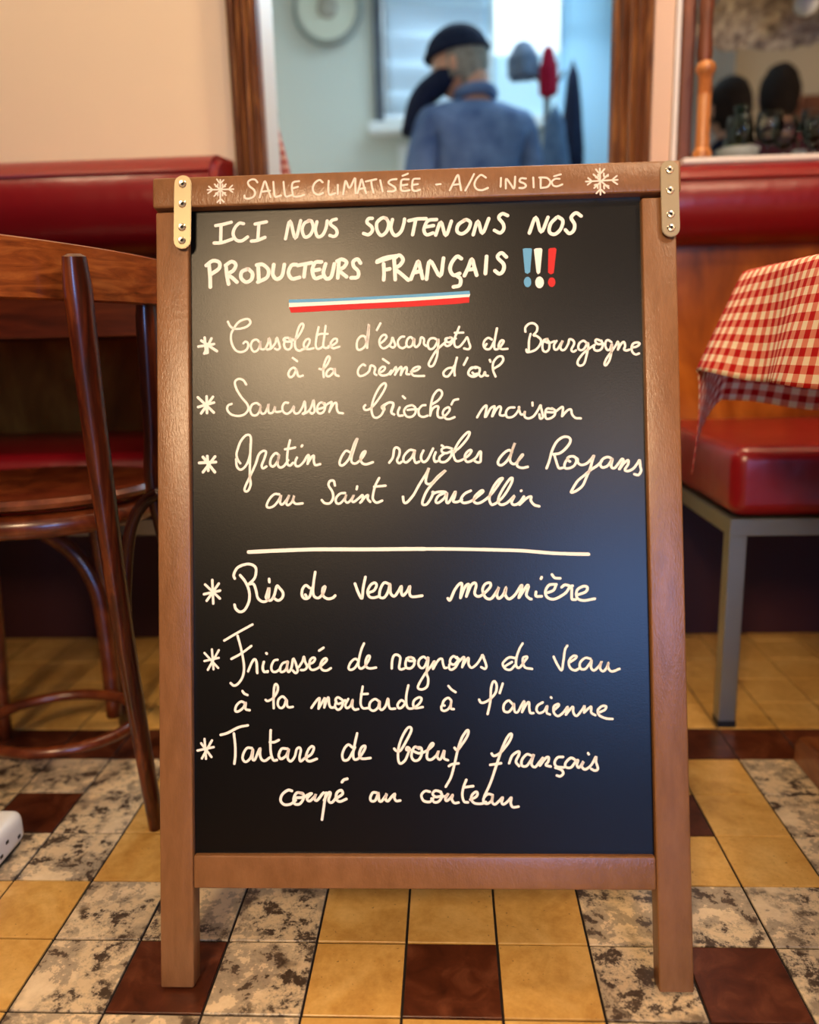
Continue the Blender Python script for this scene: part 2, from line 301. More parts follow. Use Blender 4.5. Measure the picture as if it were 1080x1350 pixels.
STROKE_JSON = '''[{"n":"snowflake_drawing","p":"bar","c":"w","s":[[1.6,70.5,846.3,70.3,821.2],
[1.6,56.8,835.9,84.6,835.7],
[1.6,64.4,841.7,76.4,829.5],
[1.6,76.5,841.3,63.9,828.9],
[1.6,66.9,846.9,70.3,842.7,74.1,845.8],
[1.6,67.1,822.2,70.7,825.3,74.3,822.3],
[1.6,58.3,839.5,61.5,835.7,57.4,832.2],
[1.6,83.4,839.8,80.1,835.9,83.7,832.5],
[1.6,65.6,839.2,67.6,839.1,68.0,841.6],
[1.6,75.7,838.9,72.9,838.6,72.9,841.4],
[1.6,65.5,831.9,67.9,832.3,67.9,829.4],
[1.6,72.8,829.3,73.2,832.1,76.0,832.0]]},
{"n":"snowflake_drawing","p":"bar","c":"w","s":[[1.73,467.6,844.5,467.7,817.1],
[1.73,453.0,831.3,485.6,832.0],
[1.73,461.0,838.5,476.3,823.7],
[1.73,475.9,837.8,461.4,824.2],
[1.73,463.4,843.7,467.7,839.4,472.3,843.8],
[1.72,463.5,818.6,467.8,822.4,471.8,818.8],
[1.73,455.4,834.9,458.6,831.3,454.8,828.0],
[1.72,484.8,836.1,480.3,831.7,485.1,827.5],
[1.73,463.2,835.0,465.4,835.4,465.7,838.1],
[1.73,471.5,839.3,471.9,835.7,475.9,836.4],
[1.73,461.9,827.3,464.6,827.7,465.0,824.0],
[1.72,471.6,823.4,471.7,826.6,476.1,825.9]]},
{"n":"bar_lettering","p":"bar","c":"w","s":[[2.08,110.1,842.2,107.5,845.1,103.2,845.2,100.0,842.5,101.6,838.4,106.4,834.2,107.5,830.1,105.1,826.6,100.2,825.1,96.6,826.0,96.2,828.5],
[2.08,112.3,825.9,115.2,835.9,118.1,843.1,120.9,835.3,124.0,825.9],
[2.08,114.4,831.9,123.3,832.8],
[2.08,127.0,842.0,127.7,831.9,128.8,826.2,134.9,827.2],
[2.07,137.8,841.6,138.6,832.5,140.1,826.2,146.5,827.2],
[2.07,154.3,841.9,148.3,840.9,146.6,836.3,147.2,830.2,148.5,825.9,154.5,825.7,159.6,827.2],
[2.07,147.2,834.4,153.1,835.9],
[2.07,179.2,839.8,175.8,842.3,171.1,839.5,168.7,834.1,170.2,828.8,175.0,826.7,179.4,828.5],
[2.07,185.6,841.2,185.1,833.6,186.2,826.3,192.2,827.7],
[2.07,195.1,836.5,195.0,826.8],
[2.07,200.6,826.2,202.7,838.4,204.0,839.8,207.5,832.8,213.2,843.1,213.5,835.0,213.8,827.0],
[2.07,215.8,826.9,218.3,835.3,220.3,841.6,222.6,833.7,224.9,826.6],
[2.07,217.8,831.3,223.8,832.3],
[2.06,224.7,839.1,235.7,841.1],
[2.06,230.3,840.1,231.0,833.4,232.5,827.2],
[2.06,239.8,839.8,242.1,828.0],
[2.06,256.9,840.4,251.0,839.8,248.5,836.7,254.4,832.4,255.6,829.2,252.8,827.7,247.6,827.9],
[2.06,269.6,839.8,262.8,839.6,261.3,834.6,261.7,829.0,264.9,827.6,270.3,828.3],
[2.06,261.8,833.6,268.1,834.4],
[2.06,263.3,843.7,268.8,845.8],
[2.06,281.0,840.1,274.6,839.7,273.2,834.2,273.5,828.7,276.7,827.2,281.3,828.4],
[2.06,273.6,833.7,279.1,834.4],
[2.06,298.1,833.3,302.7,833.6],
[2.05,312.3,826.9,316.8,835.5,321.0,842.7,322.7,834.8,323.9,826.5],
[2.05,315.4,832.3,323.1,833.0],
[2.05,328.4,825.9,333.5,834.9,337.7,843.0],
[2.05,349.9,838.9,344.9,841.8,339.9,837.4,338.0,831.5,340.6,826.9,346.0,825.8,351.9,827.9],
[2.05,365.6,837.9,365.0,828.8],
[2.05,370.4,826.8,371.0,836.8,375.4,831.2,379.0,826.5,380.3,838.8],
[2.05,391.3,836.4,386.3,836.8,384.9,833.6,389.8,831.1,391.1,828.4,388.4,826.6,384.4,826.8],
[2.05,398.9,837.2,399.2,826.9],
[2.05,406.4,826.0,406.6,836.1],
[2.05,405.2,837.0,412.8,836.3,416.4,832.1,413.6,827.1,406.8,826.0],
[1.89,420.5,837.8,427.4,839.6],
[1.89,426.0,834.9,421.8,835.1,418.5,833.0,418.1,830.8,419.4,828.2,423.2,827.1,428.7,829.0]]},
{"n":"heading_line","p":"board","c":"w","s":[[3.57,61.8,802.3,69.4,803.3,78.7,805.4],
[3.57,67.6,803.1,67.0,783.7],
[3.57,60.0,783.5,68.2,783.7,79.3,787.0],
[3.56,91.9,803.4,87.2,803.9,82.3,798.8,80.6,792.3,83.8,786.1,89.9,785.0,96.1,788.9],
[3.56,104.4,802.6,116.7,804.6],
[3.56,108.5,802.9,107.1,784.9],
[3.56,100.2,784.3,106.7,784.9,114.9,788.0],
[3.55,136.9,785.6,142.0,804.7,147.5,785.7,153.4,804.7],
[3.55,162.3,804.0,157.4,801.7,154.9,794.5,157.6,787.0,163.3,788.9,166.7,796.5,165.1,803.5,161.5,804.4],
[3.55,170.8,802.9,169.1,794.4,171.4,787.0,176.7,788.5,180.5,796.1,181.8,803.4],
[3.55,191.5,805.1,186.6,803.6,185.4,799.6,191.0,794.6,192.1,789.6,188.9,786.5,184.4,787.8]]},
{"n":"heading_line","p":"board","c":"w","s":[[3.7,244.8,804.2,240.4,804.8,234.7,799.7,235.0,791.5,239.3,786.1,245.0,790.4,247.2,798.5,244.8,804.2],
[3.7,229.9,804.7,225.9,804.4,224.2,800.4,229.0,795.8,229.7,791.3,225.7,787.4,220.4,788.8],
[3.7,251.3,802.8,249.5,794.3,251.5,787.8,255.0,785.6,260.3,789.9,263.3,798.0,264.1,802.8],
[3.69,268.5,800.9,277.3,802.5,287.0,802.6],
[3.69,275.9,801.6,272.4,785.9],
[3.69,298.0,801.3,288.8,800.2,284.5,791.1,287.2,785.4,294.1,787.1],
[3.69,286.8,793.8,294.7,794.9],
[3.69,296.8,784.7,302.5,798.4,307.4,783.9,313.6,799.0],
[3.68,327.4,799.5,320.9,795.0,319.4,788.1,324.4,785.2,330.8,789.2,333.7,796.5,330.1,799.9,326.9,799.5],
[3.68,336.3,783.9,341.5,798.1,345.9,785.0,353.0,800.5],
[3.67,372.7,803.1,367.3,805.2,363.5,801.1,368.0,794.5,368.4,788.9,364.6,784.9,358.7,787.8]]},
{"n":"heading_line","p":"board","c":"w","s":[[3.67,395.2,783.9,402.3,800.3,407.5,784.5,415.0,799.9],
[3.66,423.6,799.2,417.6,792.9,416.1,784.6,421.5,781.7,427.9,787.0,430.4,795.7,425.5,800.1],
[3.66,449.5,800.2,444.1,803.6,439.1,798.7,442.5,791.7,441.5,785.2,436.9,782.1,432.9,786.0]]},
{"n":"heading_line","p":"board","c":"w","s":[[4.05,54.1,761.6,55.2,749.3,55.5,736.2],
[4.05,51.2,759.6,58.2,764.3,65.2,762.5,65.1,756.0,56.5,750.1],
[4.05,72.5,759.0,73.6,747.7,75.2,738.9],
[4.05,72.1,759.0,78.7,762.9,83.2,759.5,80.7,753.5,74.9,749.5,79.4,745.3,84.2,740.7],
[4.04,95.4,754.3,89.6,751.6,88.8,745.1,94.0,740.4,99.8,743.1,101.0,749.6,97.0,754.2],
[4.04,107.2,757.6,107.9,741.7],
[4.04,105.6,758.4,112.1,758.7,118.2,752.8,116.5,744.7,106.7,740.1],
[4.04,124.0,758.3,123.0,747.7,127.1,742.7,132.8,746.2,135.4,758.0],
[4.03,148.4,757.6,143.1,756.9,139.7,749.3,143.3,742.7,151.5,743.7],
[4.03,149.6,756.7,164.6,759.1],
[4.03,158.1,758.1,156.3,744.3],
[4.03,175.2,759.7,168.3,759.0,165.3,750.6,168.1,742.4,175.0,743.8],
[4.03,166.1,750.6,173.0,751.6],
[4.03,179.6,757.5,177.1,747.8,180.2,741.6,185.5,743.9,188.9,757.2],
[4.02,192.4,742.1,193.8,759.9],
[4.02,191.8,760.0,197.1,761.8,201.9,758.5,199.0,753.3,194.1,750.2,201.7,743.0],
[4.02,216.8,757.2,213.6,761.4,209.1,759.1,209.5,753.8,214.2,748.4,213.4,742.3,206.5,741.7]]},
{"n":"heading_line","p":"board","c":"w","s":[[4.01,234.2,757.7,241.1,759.9,254.1,763.6],
[4.01,234.5,758.7,242.6,762.1,254.3,763.8],
[4.01,241.3,755.7,241.6,745.9,241.1,738.7],
[4.01,241.7,749.0,247.7,750.2],
[4.01,252.4,760.4,253.0,749.7,253.3,738.6],
[4.01,252.4,760.9,257.8,764.5,261.9,759.7,258.6,753.8,253.5,750.2,259.8,744.4,267.1,737.7],
[4.01,269.9,738.6,274.2,749.1,278.0,757.4,280.2,748.5,282.3,739.1],
[4.01,272.3,745.0,281.0,747.1],
[4.0,286.4,738.1,290.4,757.5,300.7,740.9,304.7,759.8],
[4.0,323.5,758.8,318.9,761.2,313.3,754.9,311.4,747.6,314.9,741.5,321.4,743.1],
[4.0,318.1,740.9,322.2,737.1,321.2,730.6,314.7,729.0],
[3.99,326.4,740.7,330.6,749.3,334.5,758.0,337.0,749.1,339.2,740.8],
[3.99,329.2,746.6,337.5,747.7],
[3.99,350.0,760.3,348.4,742.3],
[3.99,370.6,759.2,365.6,763.6,361.4,759.1,367.7,751.5,367.1,744.6,363.0,741.5,358.5,744.8]]},
{"n":"exclamation_mark","p":"board","c":"blue","s":[[0,388.0,767.0,389.9,767.9,396.7,767.7,397.6,766.3,395.3,742.4,392.5,740.6,389.8,742.1],
[0,396.2,732.0,396.0,730.1,395.3,728.4,394.2,727.2,393.0,726.6,391.6,726.7,390.4,727.3,389.4,728.6,388.7,730.3,388.5,732.2,388.8,734.1,389.5,735.7,390.5,736.9,391.8,737.5,393.2,737.5,394.4,736.8,395.4,735.5,396.0,733.9]]},
{"n":"exclamation_mark","p":"board","c":"w","s":[[0,399.6,766.2,401.7,767.5,407.1,767.6,408.5,766.0,405.7,741.6,403.4,739.8,401.9,742.2],
[0,409.4,731.1,409.1,729.0,408.3,727.2,407.0,725.8,405.5,725.1,404.0,725.2,402.5,725.9,401.3,727.4,400.6,729.3,400.3,731.4,400.6,733.5,401.5,735.4,402.7,736.7,404.2,737.4,405.8,737.4,407.2,736.6,408.4,735.2,409.2,733.3]]},
{"n":"exclamation_mark","p":"board","c":"red","s":[[0,414.8,766.2,416.7,767.3,421.7,767.4,423.2,766.0,419.8,740.7,416.6,739.4,413.9,741.4],
[0,421.4,731.0,421.1,729.3,420.5,727.8,419.4,726.7,418.1,726.1,416.8,726.2,415.6,726.8,414.6,728.0,413.9,729.5,413.7,731.2,414.0,733.0,414.7,734.5,415.7,735.6,417.0,736.1,418.3,736.1,419.6,735.5,420.6,734.3,421.2,732.8]]},
{"n":"flag_stripe","p":"board","c":"blue","s":[[0,139.8,720.4,187.6,720.3,268.2,722.2,331.4,724.4,332.1,720.8,268.1,718.9,187.6,717.1,139.8,716.8]]},
{"n":"flag_stripe","p":"board","c":"w","s":[[0,139.8,716.8,187.6,717.1,268.1,718.9,332.1,720.8,331.3,718.0,268.1,715.3,187.6,713.5,139.8,712.3]]},
{"n":"flag_stripe","p":"board","c":"red","s":[[0,139.8,712.3,187.6,713.5,268.1,715.3,331.3,718.0,330.8,712.0,316.0,710.8,268.0,709.2,187.5,707.4,142.1,706.2]]},
{"n":"bullet_star","p":"board","c":"w","s":[[2.91,48.9,682.0,50.4,665.3],
[2.91,56.2,680.9,48.4,665.0],
[2.91,42.1,672.6,58.9,674.9],
[2.91,45.3,678.9,62.0,667.2],
[2.91,51.4,674.9,52.0,665.8]]},
{"n":"menu_line","p":"board","c":"w","s":[[2.42,74.1,698.5,76.5,693.7,81.0,690.8,87.8,690.7,94.7,692.8,98.3,696.5,97.0,700.1,92.5,700.7,85.6,697.7,80.5,691.1,77.4,684.4,78.0,675.3,82.0,667.9,87.6,665.6,93.3,667.5,95.8,672.0,95.0,675.6,92.5,676.6,90.6,674.8],
[2.42,108.1,675.5,104.7,678.5,100.4,677.0,98.5,671.5,101.2,666.0,105.3,666.8,108.0,671.2,109.2,676.8,108.7,670.1,110.7,667.8,114.1,669.0,117.3,675.3,118.1,679.7,119.6,674.3,119.8,669.6,117.3,667.6,114.8,668.6],
[2.42,115.9,667.6,120.4,668.7,124.8,674.2,126.6,680.0,128.6,674.1,129.7,669.3,127.2,667.1,124.3,668.3],
[2.42,138.6,679.5,134.8,679.3,133.8,676.9,137.4,675.4,141.9,675.8,144.2,677.1],
[2.41,135.0,677.3,134.2,671.7,136.2,667.6,139.8,667.3,142.3,670.8,141.9,676.0,139.7,679.0,144.2,677.3,148.7,679.9,153.3,687.0,155.2,692.5,153.4,694.4,150.2,690.4,147.4,681.5,145.7,673.6,146.8,667.8,150.4,665.4,154.8,667.1,158.7,667.9],
[2.41,153.1,666.7,156.5,667.5,159.9,671.0,161.7,675.5,160.6,677.8,157.5,676.7,155.2,672.3,156.5,668.0,160.5,666.8,165.5,667.8],
[2.41,171.3,690.1,169.2,680.9,168.0,672.0,169.1,667.4,172.6,667.4,175.6,669.5],
[2.41,178.8,691.2,177.3,680.7,176.0,670.6,177.8,667.7,181.6,668.0],
[2.41,169.2,681.4,173.5,682.8,180.9,682.6],
[2.41,181.6,669.4,185.7,670.4,190.2,673.4,190.5,676.8,187.6,677.1,184.4,673.6,183.9,669.3,186.8,667.2,193.1,668.6],
[2.41,222.0,674.0,220.3,678.7,216.0,679.1,212.2,674.2,211.6,668.0,213.4,664.8,217.6,666.0,221.5,670.6,223.4,680.7,224.7,691.8,224.3,681.8,222.9,672.8,222.6,666.6],
[2.4,237.0,692.4,233.1,685.3],
[2.4,237.6,671.6,241.2,674.6,243.3,677.9,241.5,680.2,237.9,678.5,235.6,673.6,236.7,668.0,240.0,665.7,243.8,667.2,247.8,671.1,249.5,677.1,251.0,673.2,252.3,668.7,250.0,666.3,247.1,667.8],
[2.4,262.0,677.7,258.6,677.3,255.2,672.9,256.0,667.8,260.0,665.4,264.0,667.6],
[2.4,271.9,674.3,268.6,677.0,265.3,674.5,264.1,669.3,266.5,666.4,270.3,668.5,272.4,675.4,272.5,668.7,274.5,666.2,278.1,669.7,279.7,676.3,282.8,674.5,282.7,669.5,285.1,667.0],
[2.4,296.3,673.7,293.0,675.3,288.8,674.3,286.7,669.4,288.0,664.3,292.0,664.2,295.8,669.2,297.9,674.1,297.3,664.7,296.1,655.8,292.8,647.4,289.5,645.3,287.3,647.6,289.4,652.6,295.0,661.4,300.7,666.9,305.2,670.7,306.5,673.9],
[2.39,310.5,675.3,305.7,674.5,305.8,671.6,309.1,670.4,311.8,672.2,312.3,674.8,309.9,675.6],
[2.39,305.4,672.3,304.7,668.3,307.5,666.5,311.3,668.8,312.7,672.6,316.3,674.3],
[2.39,320.0,686.5,317.7,680.9,315.0,674.3,314.6,668.1,316.8,665.1,320.6,666.1,325.5,671.8,328.2,675.3,329.9,669.9,331.2,665.0,328.9,662.6,324.7,663.6],
[2.39,315.3,680.3,324.1,680.3],
[2.39,354.0,672.2,350.1,674.1,346.3,671.1,345.1,666.4,347.0,662.8,351.0,662.1,353.9,665.3,356.0,669.9],
[2.39,348.4,667.7,346.8,665.5],
[2.39,359.5,683.9,357.8,675.5,356.4,667.7,356.9,662.1,360.9,662.5,364.3,666.4,366.3,670.1,364.3,671.1,361.9,668.5,360.9,664.3,364.2,661.9,370.1,662.0],
[2.38,389.1,679.5,389.2,683.8,392.8,687.7,397.6,688.2,401.3,685.0,401.0,679.9,397.4,675.6,400.7,674.8,405.2,670.3,403.3,664.3,398.2,659.6,390.9,658.0,389.7,660.7],
[2.38,394.4,677.0,392.7,670.1,392.3,660.1],
[2.38,411.8,671.2,408.3,670.2,406.6,665.3,407.0,659.8,410.0,657.9,413.3,660.7,413.7,667.4,411.1,671.2],
[2.38,408.7,668.8,413.7,667.2,419.2,668.8],
[2.38,421.4,669.0,418.7,665.0,419.0,660.6,421.9,660.3,425.7,666.0,427.7,669.0,425.2,662.7,426.7,659.3,430.0,660.1,433.4,665.8,434.8,670.4,438.4,669.2,439.5,665.6,436.5,659.5,438.6,657.2,441.3,658.7],
[2.38,452.4,666.2,449.1,668.5,444.9,665.9,443.7,661.1,446.3,658.6,450.1,660.5,453.4,666.2,454.0,661.9,452.1,653.1,449.3,644.4,444.9,642.5,442.6,645.2,444.4,650.0,450.0,656.5,456.6,661.2,461.0,664.0],
[2.37,467.7,667.8,462.9,669.5,461.5,667.3,464.3,664.6,469.3,664.9],
[2.37,468.7,665.3,471.9,664.1],
[2.37,459.9,662.7,460.3,658.9,463.7,657.7,467.5,659.4,469.1,663.8,467.7,668.2],
[2.37,478.1,666.4,474.4,668.7,472.0,666.4,471.7,662.4,473.8,658.1,476.6,659.2,478.5,664.6,477.9,656.9,475.9,648.1,472.1,642.3,470.4,643.6,472.7,649.3,478.3,656.9,482.8,663.4,484.6,666.7,485.6,663.4,484.6,658.3],
[2.37,484.6,658.3,488.2,664.4,491.1,666.1,492.1,661.9,490.9,658.4,493.5,657.2,496.4,658.0],
[2.37,499.7,660.1,504.5,661.3,507.1,663.9,504.8,665.3,500.4,664.1,498.6,659.7,499.6,655.3,502.8,652.8,506.3,653.8]]},
{"n":"menu_line","p":"board","c":"w","s":[[2.41,147.0,645.5,143.9,647.6,140.0,645.0,138.4,640.6,140.2,637.6,143.8,639.1,147.0,644.9,148.3,639.9,150.3,638.0,153.9,638.9],
[2.41,143.3,658.0,148.0,654.3],
[2.41,171.5,645.6,175.1,645.3,179.6,649.7,182.6,655.9,181.7,658.8,179.2,656.4,176.5,649.3,175.7,642.6,176.1,636.8],
[2.41,186.7,644.6,182.9,645.4,179.3,641.9,179.2,638.0,182.6,637.7,186.5,641.7,187.9,645.5,188.5,639.4,192.0,637.5],
[2.4,220.3,648.0,217.7,649.2,213.4,645.1,212.4,640.0,214.8,637.0,219.7,638.2,224.3,641.9,226.1,647.7,229.5,646.9,230.8,644.7,229.8,639.6,232.0,637.7],
[2.4,235.4,640.1,239.9,642.4,241.2,645.5,238.4,646.3,235.2,643.0,235.1,639.0,238.7,636.9,244.3,638.1,247.7,642.0],
[2.4,239.1,654.5,245.3,649.9],
[2.4,246.5,638.0,250.3,642.4,252.8,645.7,253.0,641.2,251.6,637.5],
[2.4,251.6,637.5,255.5,643.4,258.4,645.6,258.5,641.1,257.6,637.1],
[2.4,257.6,637.1,260.8,643.3,263.7,645.2,264.3,642.1,263.6,638.3,266.9,637.6],
[2.4,268.5,640.2,274.1,641.4,278.1,644.4,276.4,645.6,271.9,644.1,269.0,640.2,270.9,636.4,275.8,635.6,282.4,635.6],
[2.39,312.3,643.6,307.2,642.9,302.9,639.0,303.5,635.2,307.5,634.6,311.7,639.9,314.0,645.4],
[2.39,317.1,654.0,315.4,647.6,314.2,639.8,314.5,635.3],
[2.39,328.1,653.5,324.2,646.2],
[2.39,336.8,642.6,332.3,643.2,329.2,639.4,329.1,635.9,332.9,634.2,337.8,636.6],
[2.39,340.9,642.1,336.3,643.7,330.8,641.4,328.7,637.5,330.9,634.3,335.1,633.5,339.5,636.3,340.9,640.9],
[2.39,333.1,637.8,335.1,636.2,339.3,636.5,341.7,633.4,344.6,634.9,346.2,638.2,346.8,634.8,349.2,634.1],
[2.39,351.4,650.9,352.1,648.9],
[2.39,357.1,633.2,354.6,640.2,355.1,647.9,359.6,653.6,364.1,654.2,365.5,650.6,362.1,645.6,355.0,641.3]]},
{"n":"bullet_star","p":"board","c":"w","s":[[2.91,41.0,618.3,58.1,601.7],
[2.91,50.5,619.0,50.8,601.4],
[2.91,57.3,618.4,44.5,601.1],
[2.91,41.3,607.9,58.4,612.3]]},
{"n":"menu_line","p":"board","c":"w","s":[[2.42,93.2,630.8,90.1,635.4,85.1,636.9,81.2,634.0,82.3,627.2,87.4,618.1,93.9,610.1,95.2,604.5,91.5,599.4,84.7,597.5,76.8,599.3,72.6,604.3,73.5,608.8,77.4,610.5],
[2.41,108.5,607.6,104.1,610.8,99.1,608.9,97.2,603.3,99.4,598.3,103.9,598.0,107.4,602.4,108.6,608.7,108.0,603.1,109.6,599.5,113.0,600.1,115.7,605.2,116.9,609.6,116.4,604.0,117.5,600.0,121.5,600.6,123.9,606.6,123.6,602.8,125.4,600.9,129.9,601.3],
[2.41,137.8,610.3,134.2,610.4,131.7,606.2,132.4,601.2,136.4,598.7,140.9,601.3,144.1,606.6,143.6,602.1,145.4,598.9,149.4,599.7,153.3,605.9,155.4,611.5,156.2,605.9,155.7,600.3,153.2,598.3],
[2.41,154.3,598.1,160.0,601.3,163.0,606.8,165.0,612.6,165.6,605.7,166.0,600.7,163.3,598.3,161.5,599.5],
[2.41,176.9,608.8,172.4,609.8,169.2,606.0,168.9,600.4,171.6,598.2,175.4,599.9,177.3,605.2,175.1,609.5],
[2.41,169.6,602.9,175.7,604.6,179.1,607.6,182.5,609.5,184.3,609.5,181.5,599.7],
[2.4,181.5,599.7,185.8,607.5,189.2,609.0,189.6,602.9,191.3,598.9,196.0,597.9],
[2.4,219.8,606.1,218.2,603.9,219.2,601.2,223.7,601.5,230.5,607.6,238.4,618.6,241.9,626.3,240.1,628.8,235.2,624.7,229.5,614.3,226.4,603.2,227.4,595.4,230.7,592.4,235.9,594.6,239.3,600.7,238.2,604.5,237.8,604.6,239.3,604.5,243.8,607.8,248.3,608.1,249.4,606.1,247.0,598.3,250.3,595.4],
[2.4,237.1,603.9,239.3,604.1,240.0,600.7,237.1,603.9,244.5,608.2,248.5,607.7,249.6,605.0,247.3,597.7,249.9,595.6],
[2.39,256.0,602.8,254.2,598.2,255.0,594.2,259.2,594.3],
[2.4,259.5,614.6,261.9,612.3],
[2.39,268.9,605.0,263.3,603.3,260.6,598.5,263.2,593.3,268.7,592.8,272.6,596.7,272.6,602.2,269.6,604.8],
[2.39,264.4,600.0,269.9,600.5,275.3,600.4],
[2.39,283.3,604.7,279.5,604.1,276.1,599.9,276.5,594.4,280.5,592.3,285.4,593.5],
[2.39,290.0,605.2,296.7,609.5,300.7,615.0,300.1,619.2,296.4,620.0,291.6,614.1,289.1,605.2,288.0,593.5],
[2.39,288.0,593.5,289.9,599.6,293.5,602.9,296.8,602.6,295.8,597.3,296.4,592.2,300.8,591.2,305.7,594.9,308.7,599.2,307.4,601.9,303.1,599.8,301.3,595.4,304.1,590.2,308.5,589.5,313.6,591.4],
[2.39,310.5,604.8,313.2,609.1,317.7,610.2],
[2.38,337.2,590.7,341.1,597.2,345.1,602.0,347.3,602.0,345.3,590.9],
[2.38,346.5,591.1,351.0,599.2,354.6,601.8,355.6,600.7,352.8,591.4],
[2.38,353.3,591.6,357.6,599.1,360.9,601.7,362.2,599.4,360.8,593.3,364.0,591.9,367.4,593.1],
[2.38,376.3,600.2,370.8,599.9,367.4,595.6,368.4,590.4,373.9,590.3,378.4,594.2,381.3,599.7,380.7,600.1,382.7,593.0,386.0,593.4,387.2,596.2,386.6,590.7,390.3,588.4,395.8,590.5,400.3,596.4,403.3,601.9,403.9,599.6,405.1,593.6,405.6,589.2,402.8,588.0,402.0,592.4],
[2.38,395.0,604.9,395.2,601.8],
[2.38,415.6,597.6,410.2,598.2,408.1,593.6,408.9,588.0,413.3,588.0,417.7,591.2,418.4,596.0,415.2,598.5],
[2.37,410.1,594.6,417.8,594.5,423.3,598.3,426.6,599.2,425.5,589.9],
[2.37,425.5,589.9,430.9,595.7,434.8,596.8,435.8,591.9,439.4,587.9,444.9,587.3]]},
{"n":"bullet_star","p":"board","c":"w","s":[[3.06,46.1,554.5,58.7,538.2],
[3.06,59.0,554.7,46.0,538.4],
[3.06,42.0,548.3,59.9,548.9],
[3.06,50.7,555.3,51.7,539.9]]},
{"n":"menu_line","p":"board","c":"w","s":[[2.57,86.1,547.1,83.6,550.5,82.1,556.1,83.3,561.7,86.8,570.6,92.5,576.7,97.0,576.0,97.6,568.1,96.3,554.7,92.2,544.7,86.5,540.3,82.4,543.8,81.6,551.6],
[2.57,97.3,567.0,96.5,550.2,96.1,533.5,96.9,524.5,94.2,517.9,91.0,517.5,90.8,521.3,96.6,533.5,102.3,545.6,105.8,555.6,110.3,559.6,113.7,558.6,112.1,552.2,109.0,544.4,110.4,541.3,114.0,543.2],
[2.57,127.2,555.2,123.8,557.1,119.2,552.0,118.1,545.4,121.4,543.1,126.0,548.6,127.8,555.7,125.9,546.3,128.1,542.0,132.6,543.3,137.2,549.5],
[2.57,139.4,570.4,137.1,560.6,136.1,550.6,136.7,545.0,139.4,543.8,142.3,546.5],
[2.57,134.0,561.1,139.6,561.7,144.7,562.7],
[2.57,152.6,564.8,151.9,563.9],
[2.56,146.6,552.0,144.8,547.5,145.2,543.7,148.8,543.0,153.8,547.4,157.4,553.3,159.4,553.7,157.8,545.1],
[2.56,157.8,545.1,161.7,551.7,164.6,553.6,164.5,548.3,166.0,543.8,171.2,544.6],
[2.57,152.4,564.8,151.7,563.7],
[2.56,203.1,556.5,198.6,558.1,194.1,552.2,191.8,546.0,192.9,543.1,196.2,543.5,201.9,549.8,205.3,558.7,208.1,566.4,211.1,571.0,208.3,563.1,204.8,552.0,204.7,546.2,208.5,544.6,213.0,547.4,217.5,552.9,219.3,557.3,216.4,555.6,214.1,550.7,215.2,545.6,219.6,543.5,227.0,545.6],
[2.55,244.3,544.8,248.1,550.3,249.8,559.1,252.7,560.6,255.4,557.9,254.8,552.4,252.5,546.9,254.7,544.0,257.4,545.5],
[2.55,271.5,556.9,266.0,557.7,260.4,552.3,259.2,546.8,262.5,544.9,268.1,549.9,271.1,556.5,270.3,549.9,272.0,544.3,275.8,545.3],
[2.55,280.4,556.8,278.1,551.9,278.0,547.5,280.6,544.8,284.6,547.4,288.7,555.1,290.6,558.8],
[2.55,293.2,554.8,291.3,549.5,292.3,545.0,294.8,545.4],
[2.55,299.7,561.9,301.0,561.0],
[2.54,310.2,558.4,304.7,559.9,299.8,558.2,300.2,554.8,304.6,553.7,310.2,555.8,313.5,555.0],
[2.54,302.4,553.7,297.3,549.4,297.9,544.9,303.4,544.8,309.0,550.2,310.2,555.8],
[2.54,311.3,554.6,317.9,558.9,325.8,567.6,329.2,574.2,327.0,575.1,321.4,569.9,315.8,562.3,311.9,553.5,313.3,546.8,316.6,545.0,322.2,547.1,327.7,551.0,330.7,555.4,328.9,556.5,325.1,553.3,323.5,548.9,325.4,544.4,329.8,544.8,335.4,548.6,338.8,554.1,340.5,554.1,340.2,548.6,339.7,544.1,336.4,543.5,332.5,546.0],
[2.69,372.8,553.5,369.8,555.6,364.6,552.6,359.4,546.5,358.1,541.8,361.3,539.9,366.5,543.3,371.3,550.4,373.9,557.6,376.2,563.1,372.8,554.5,370.6,546.3,372.0,542.1,375.6,541.1,379.8,545.1,384.0,550.0,383.0,550.2,378.8,544.1,378.1,539.0,382.7,536.8,388.9,537.7],
[2.69,408.4,535.9,411.4,543.5,414.7,554.7,419.9,563.9,427.1,568.4,432.8,567.1,433.3,562.6,428.9,556.5,422.7,551.5,415.6,550.4],
[2.69,416.6,550.4,418.5,543.3,421.0,536.1,424.9,536.0],
[2.68,430.8,545.8,427.6,541.1,427.3,536.0,431.6,535.5,436.7,537.9,439.4,543.0,437.9,547.1,433.9,547.8,430.4,546.2,430.7,544.1,432.7,542.5],
[2.68,437.3,547.2,440.5,544.9,441.1,540.9,444.8,538.7,450.2,540.3,454.7,544.6,457.6,548.3,455.7,542.4,453.4,534.8,450.0,527.2,445.4,517.4,438.8,512.0,433.5,510.3,434.5,513.2,440.1,521.9,447.8,528.3,454.4,533.7,461.0,537.9,465.5,542.3],
[2.68,476.4,544.2,472.1,546.5,466.6,544.4,463.9,539.0,466.4,535.7,471.9,537.7,476.4,544.2,475.1,536.6,478.3,534.8,482.8,539.7,486.1,544.1,487.6,542.3,483.3,533.8],
[2.68,483.7,533.8,488.2,539.6,492.6,542.8,492.5,538.5,489.1,533.0,492.3,531.5,497.8,534.0,502.2,539.4,504.5,542.6,505.0,536.0,505.7,531.7,503.0,527.3,498.7,528.1]]},
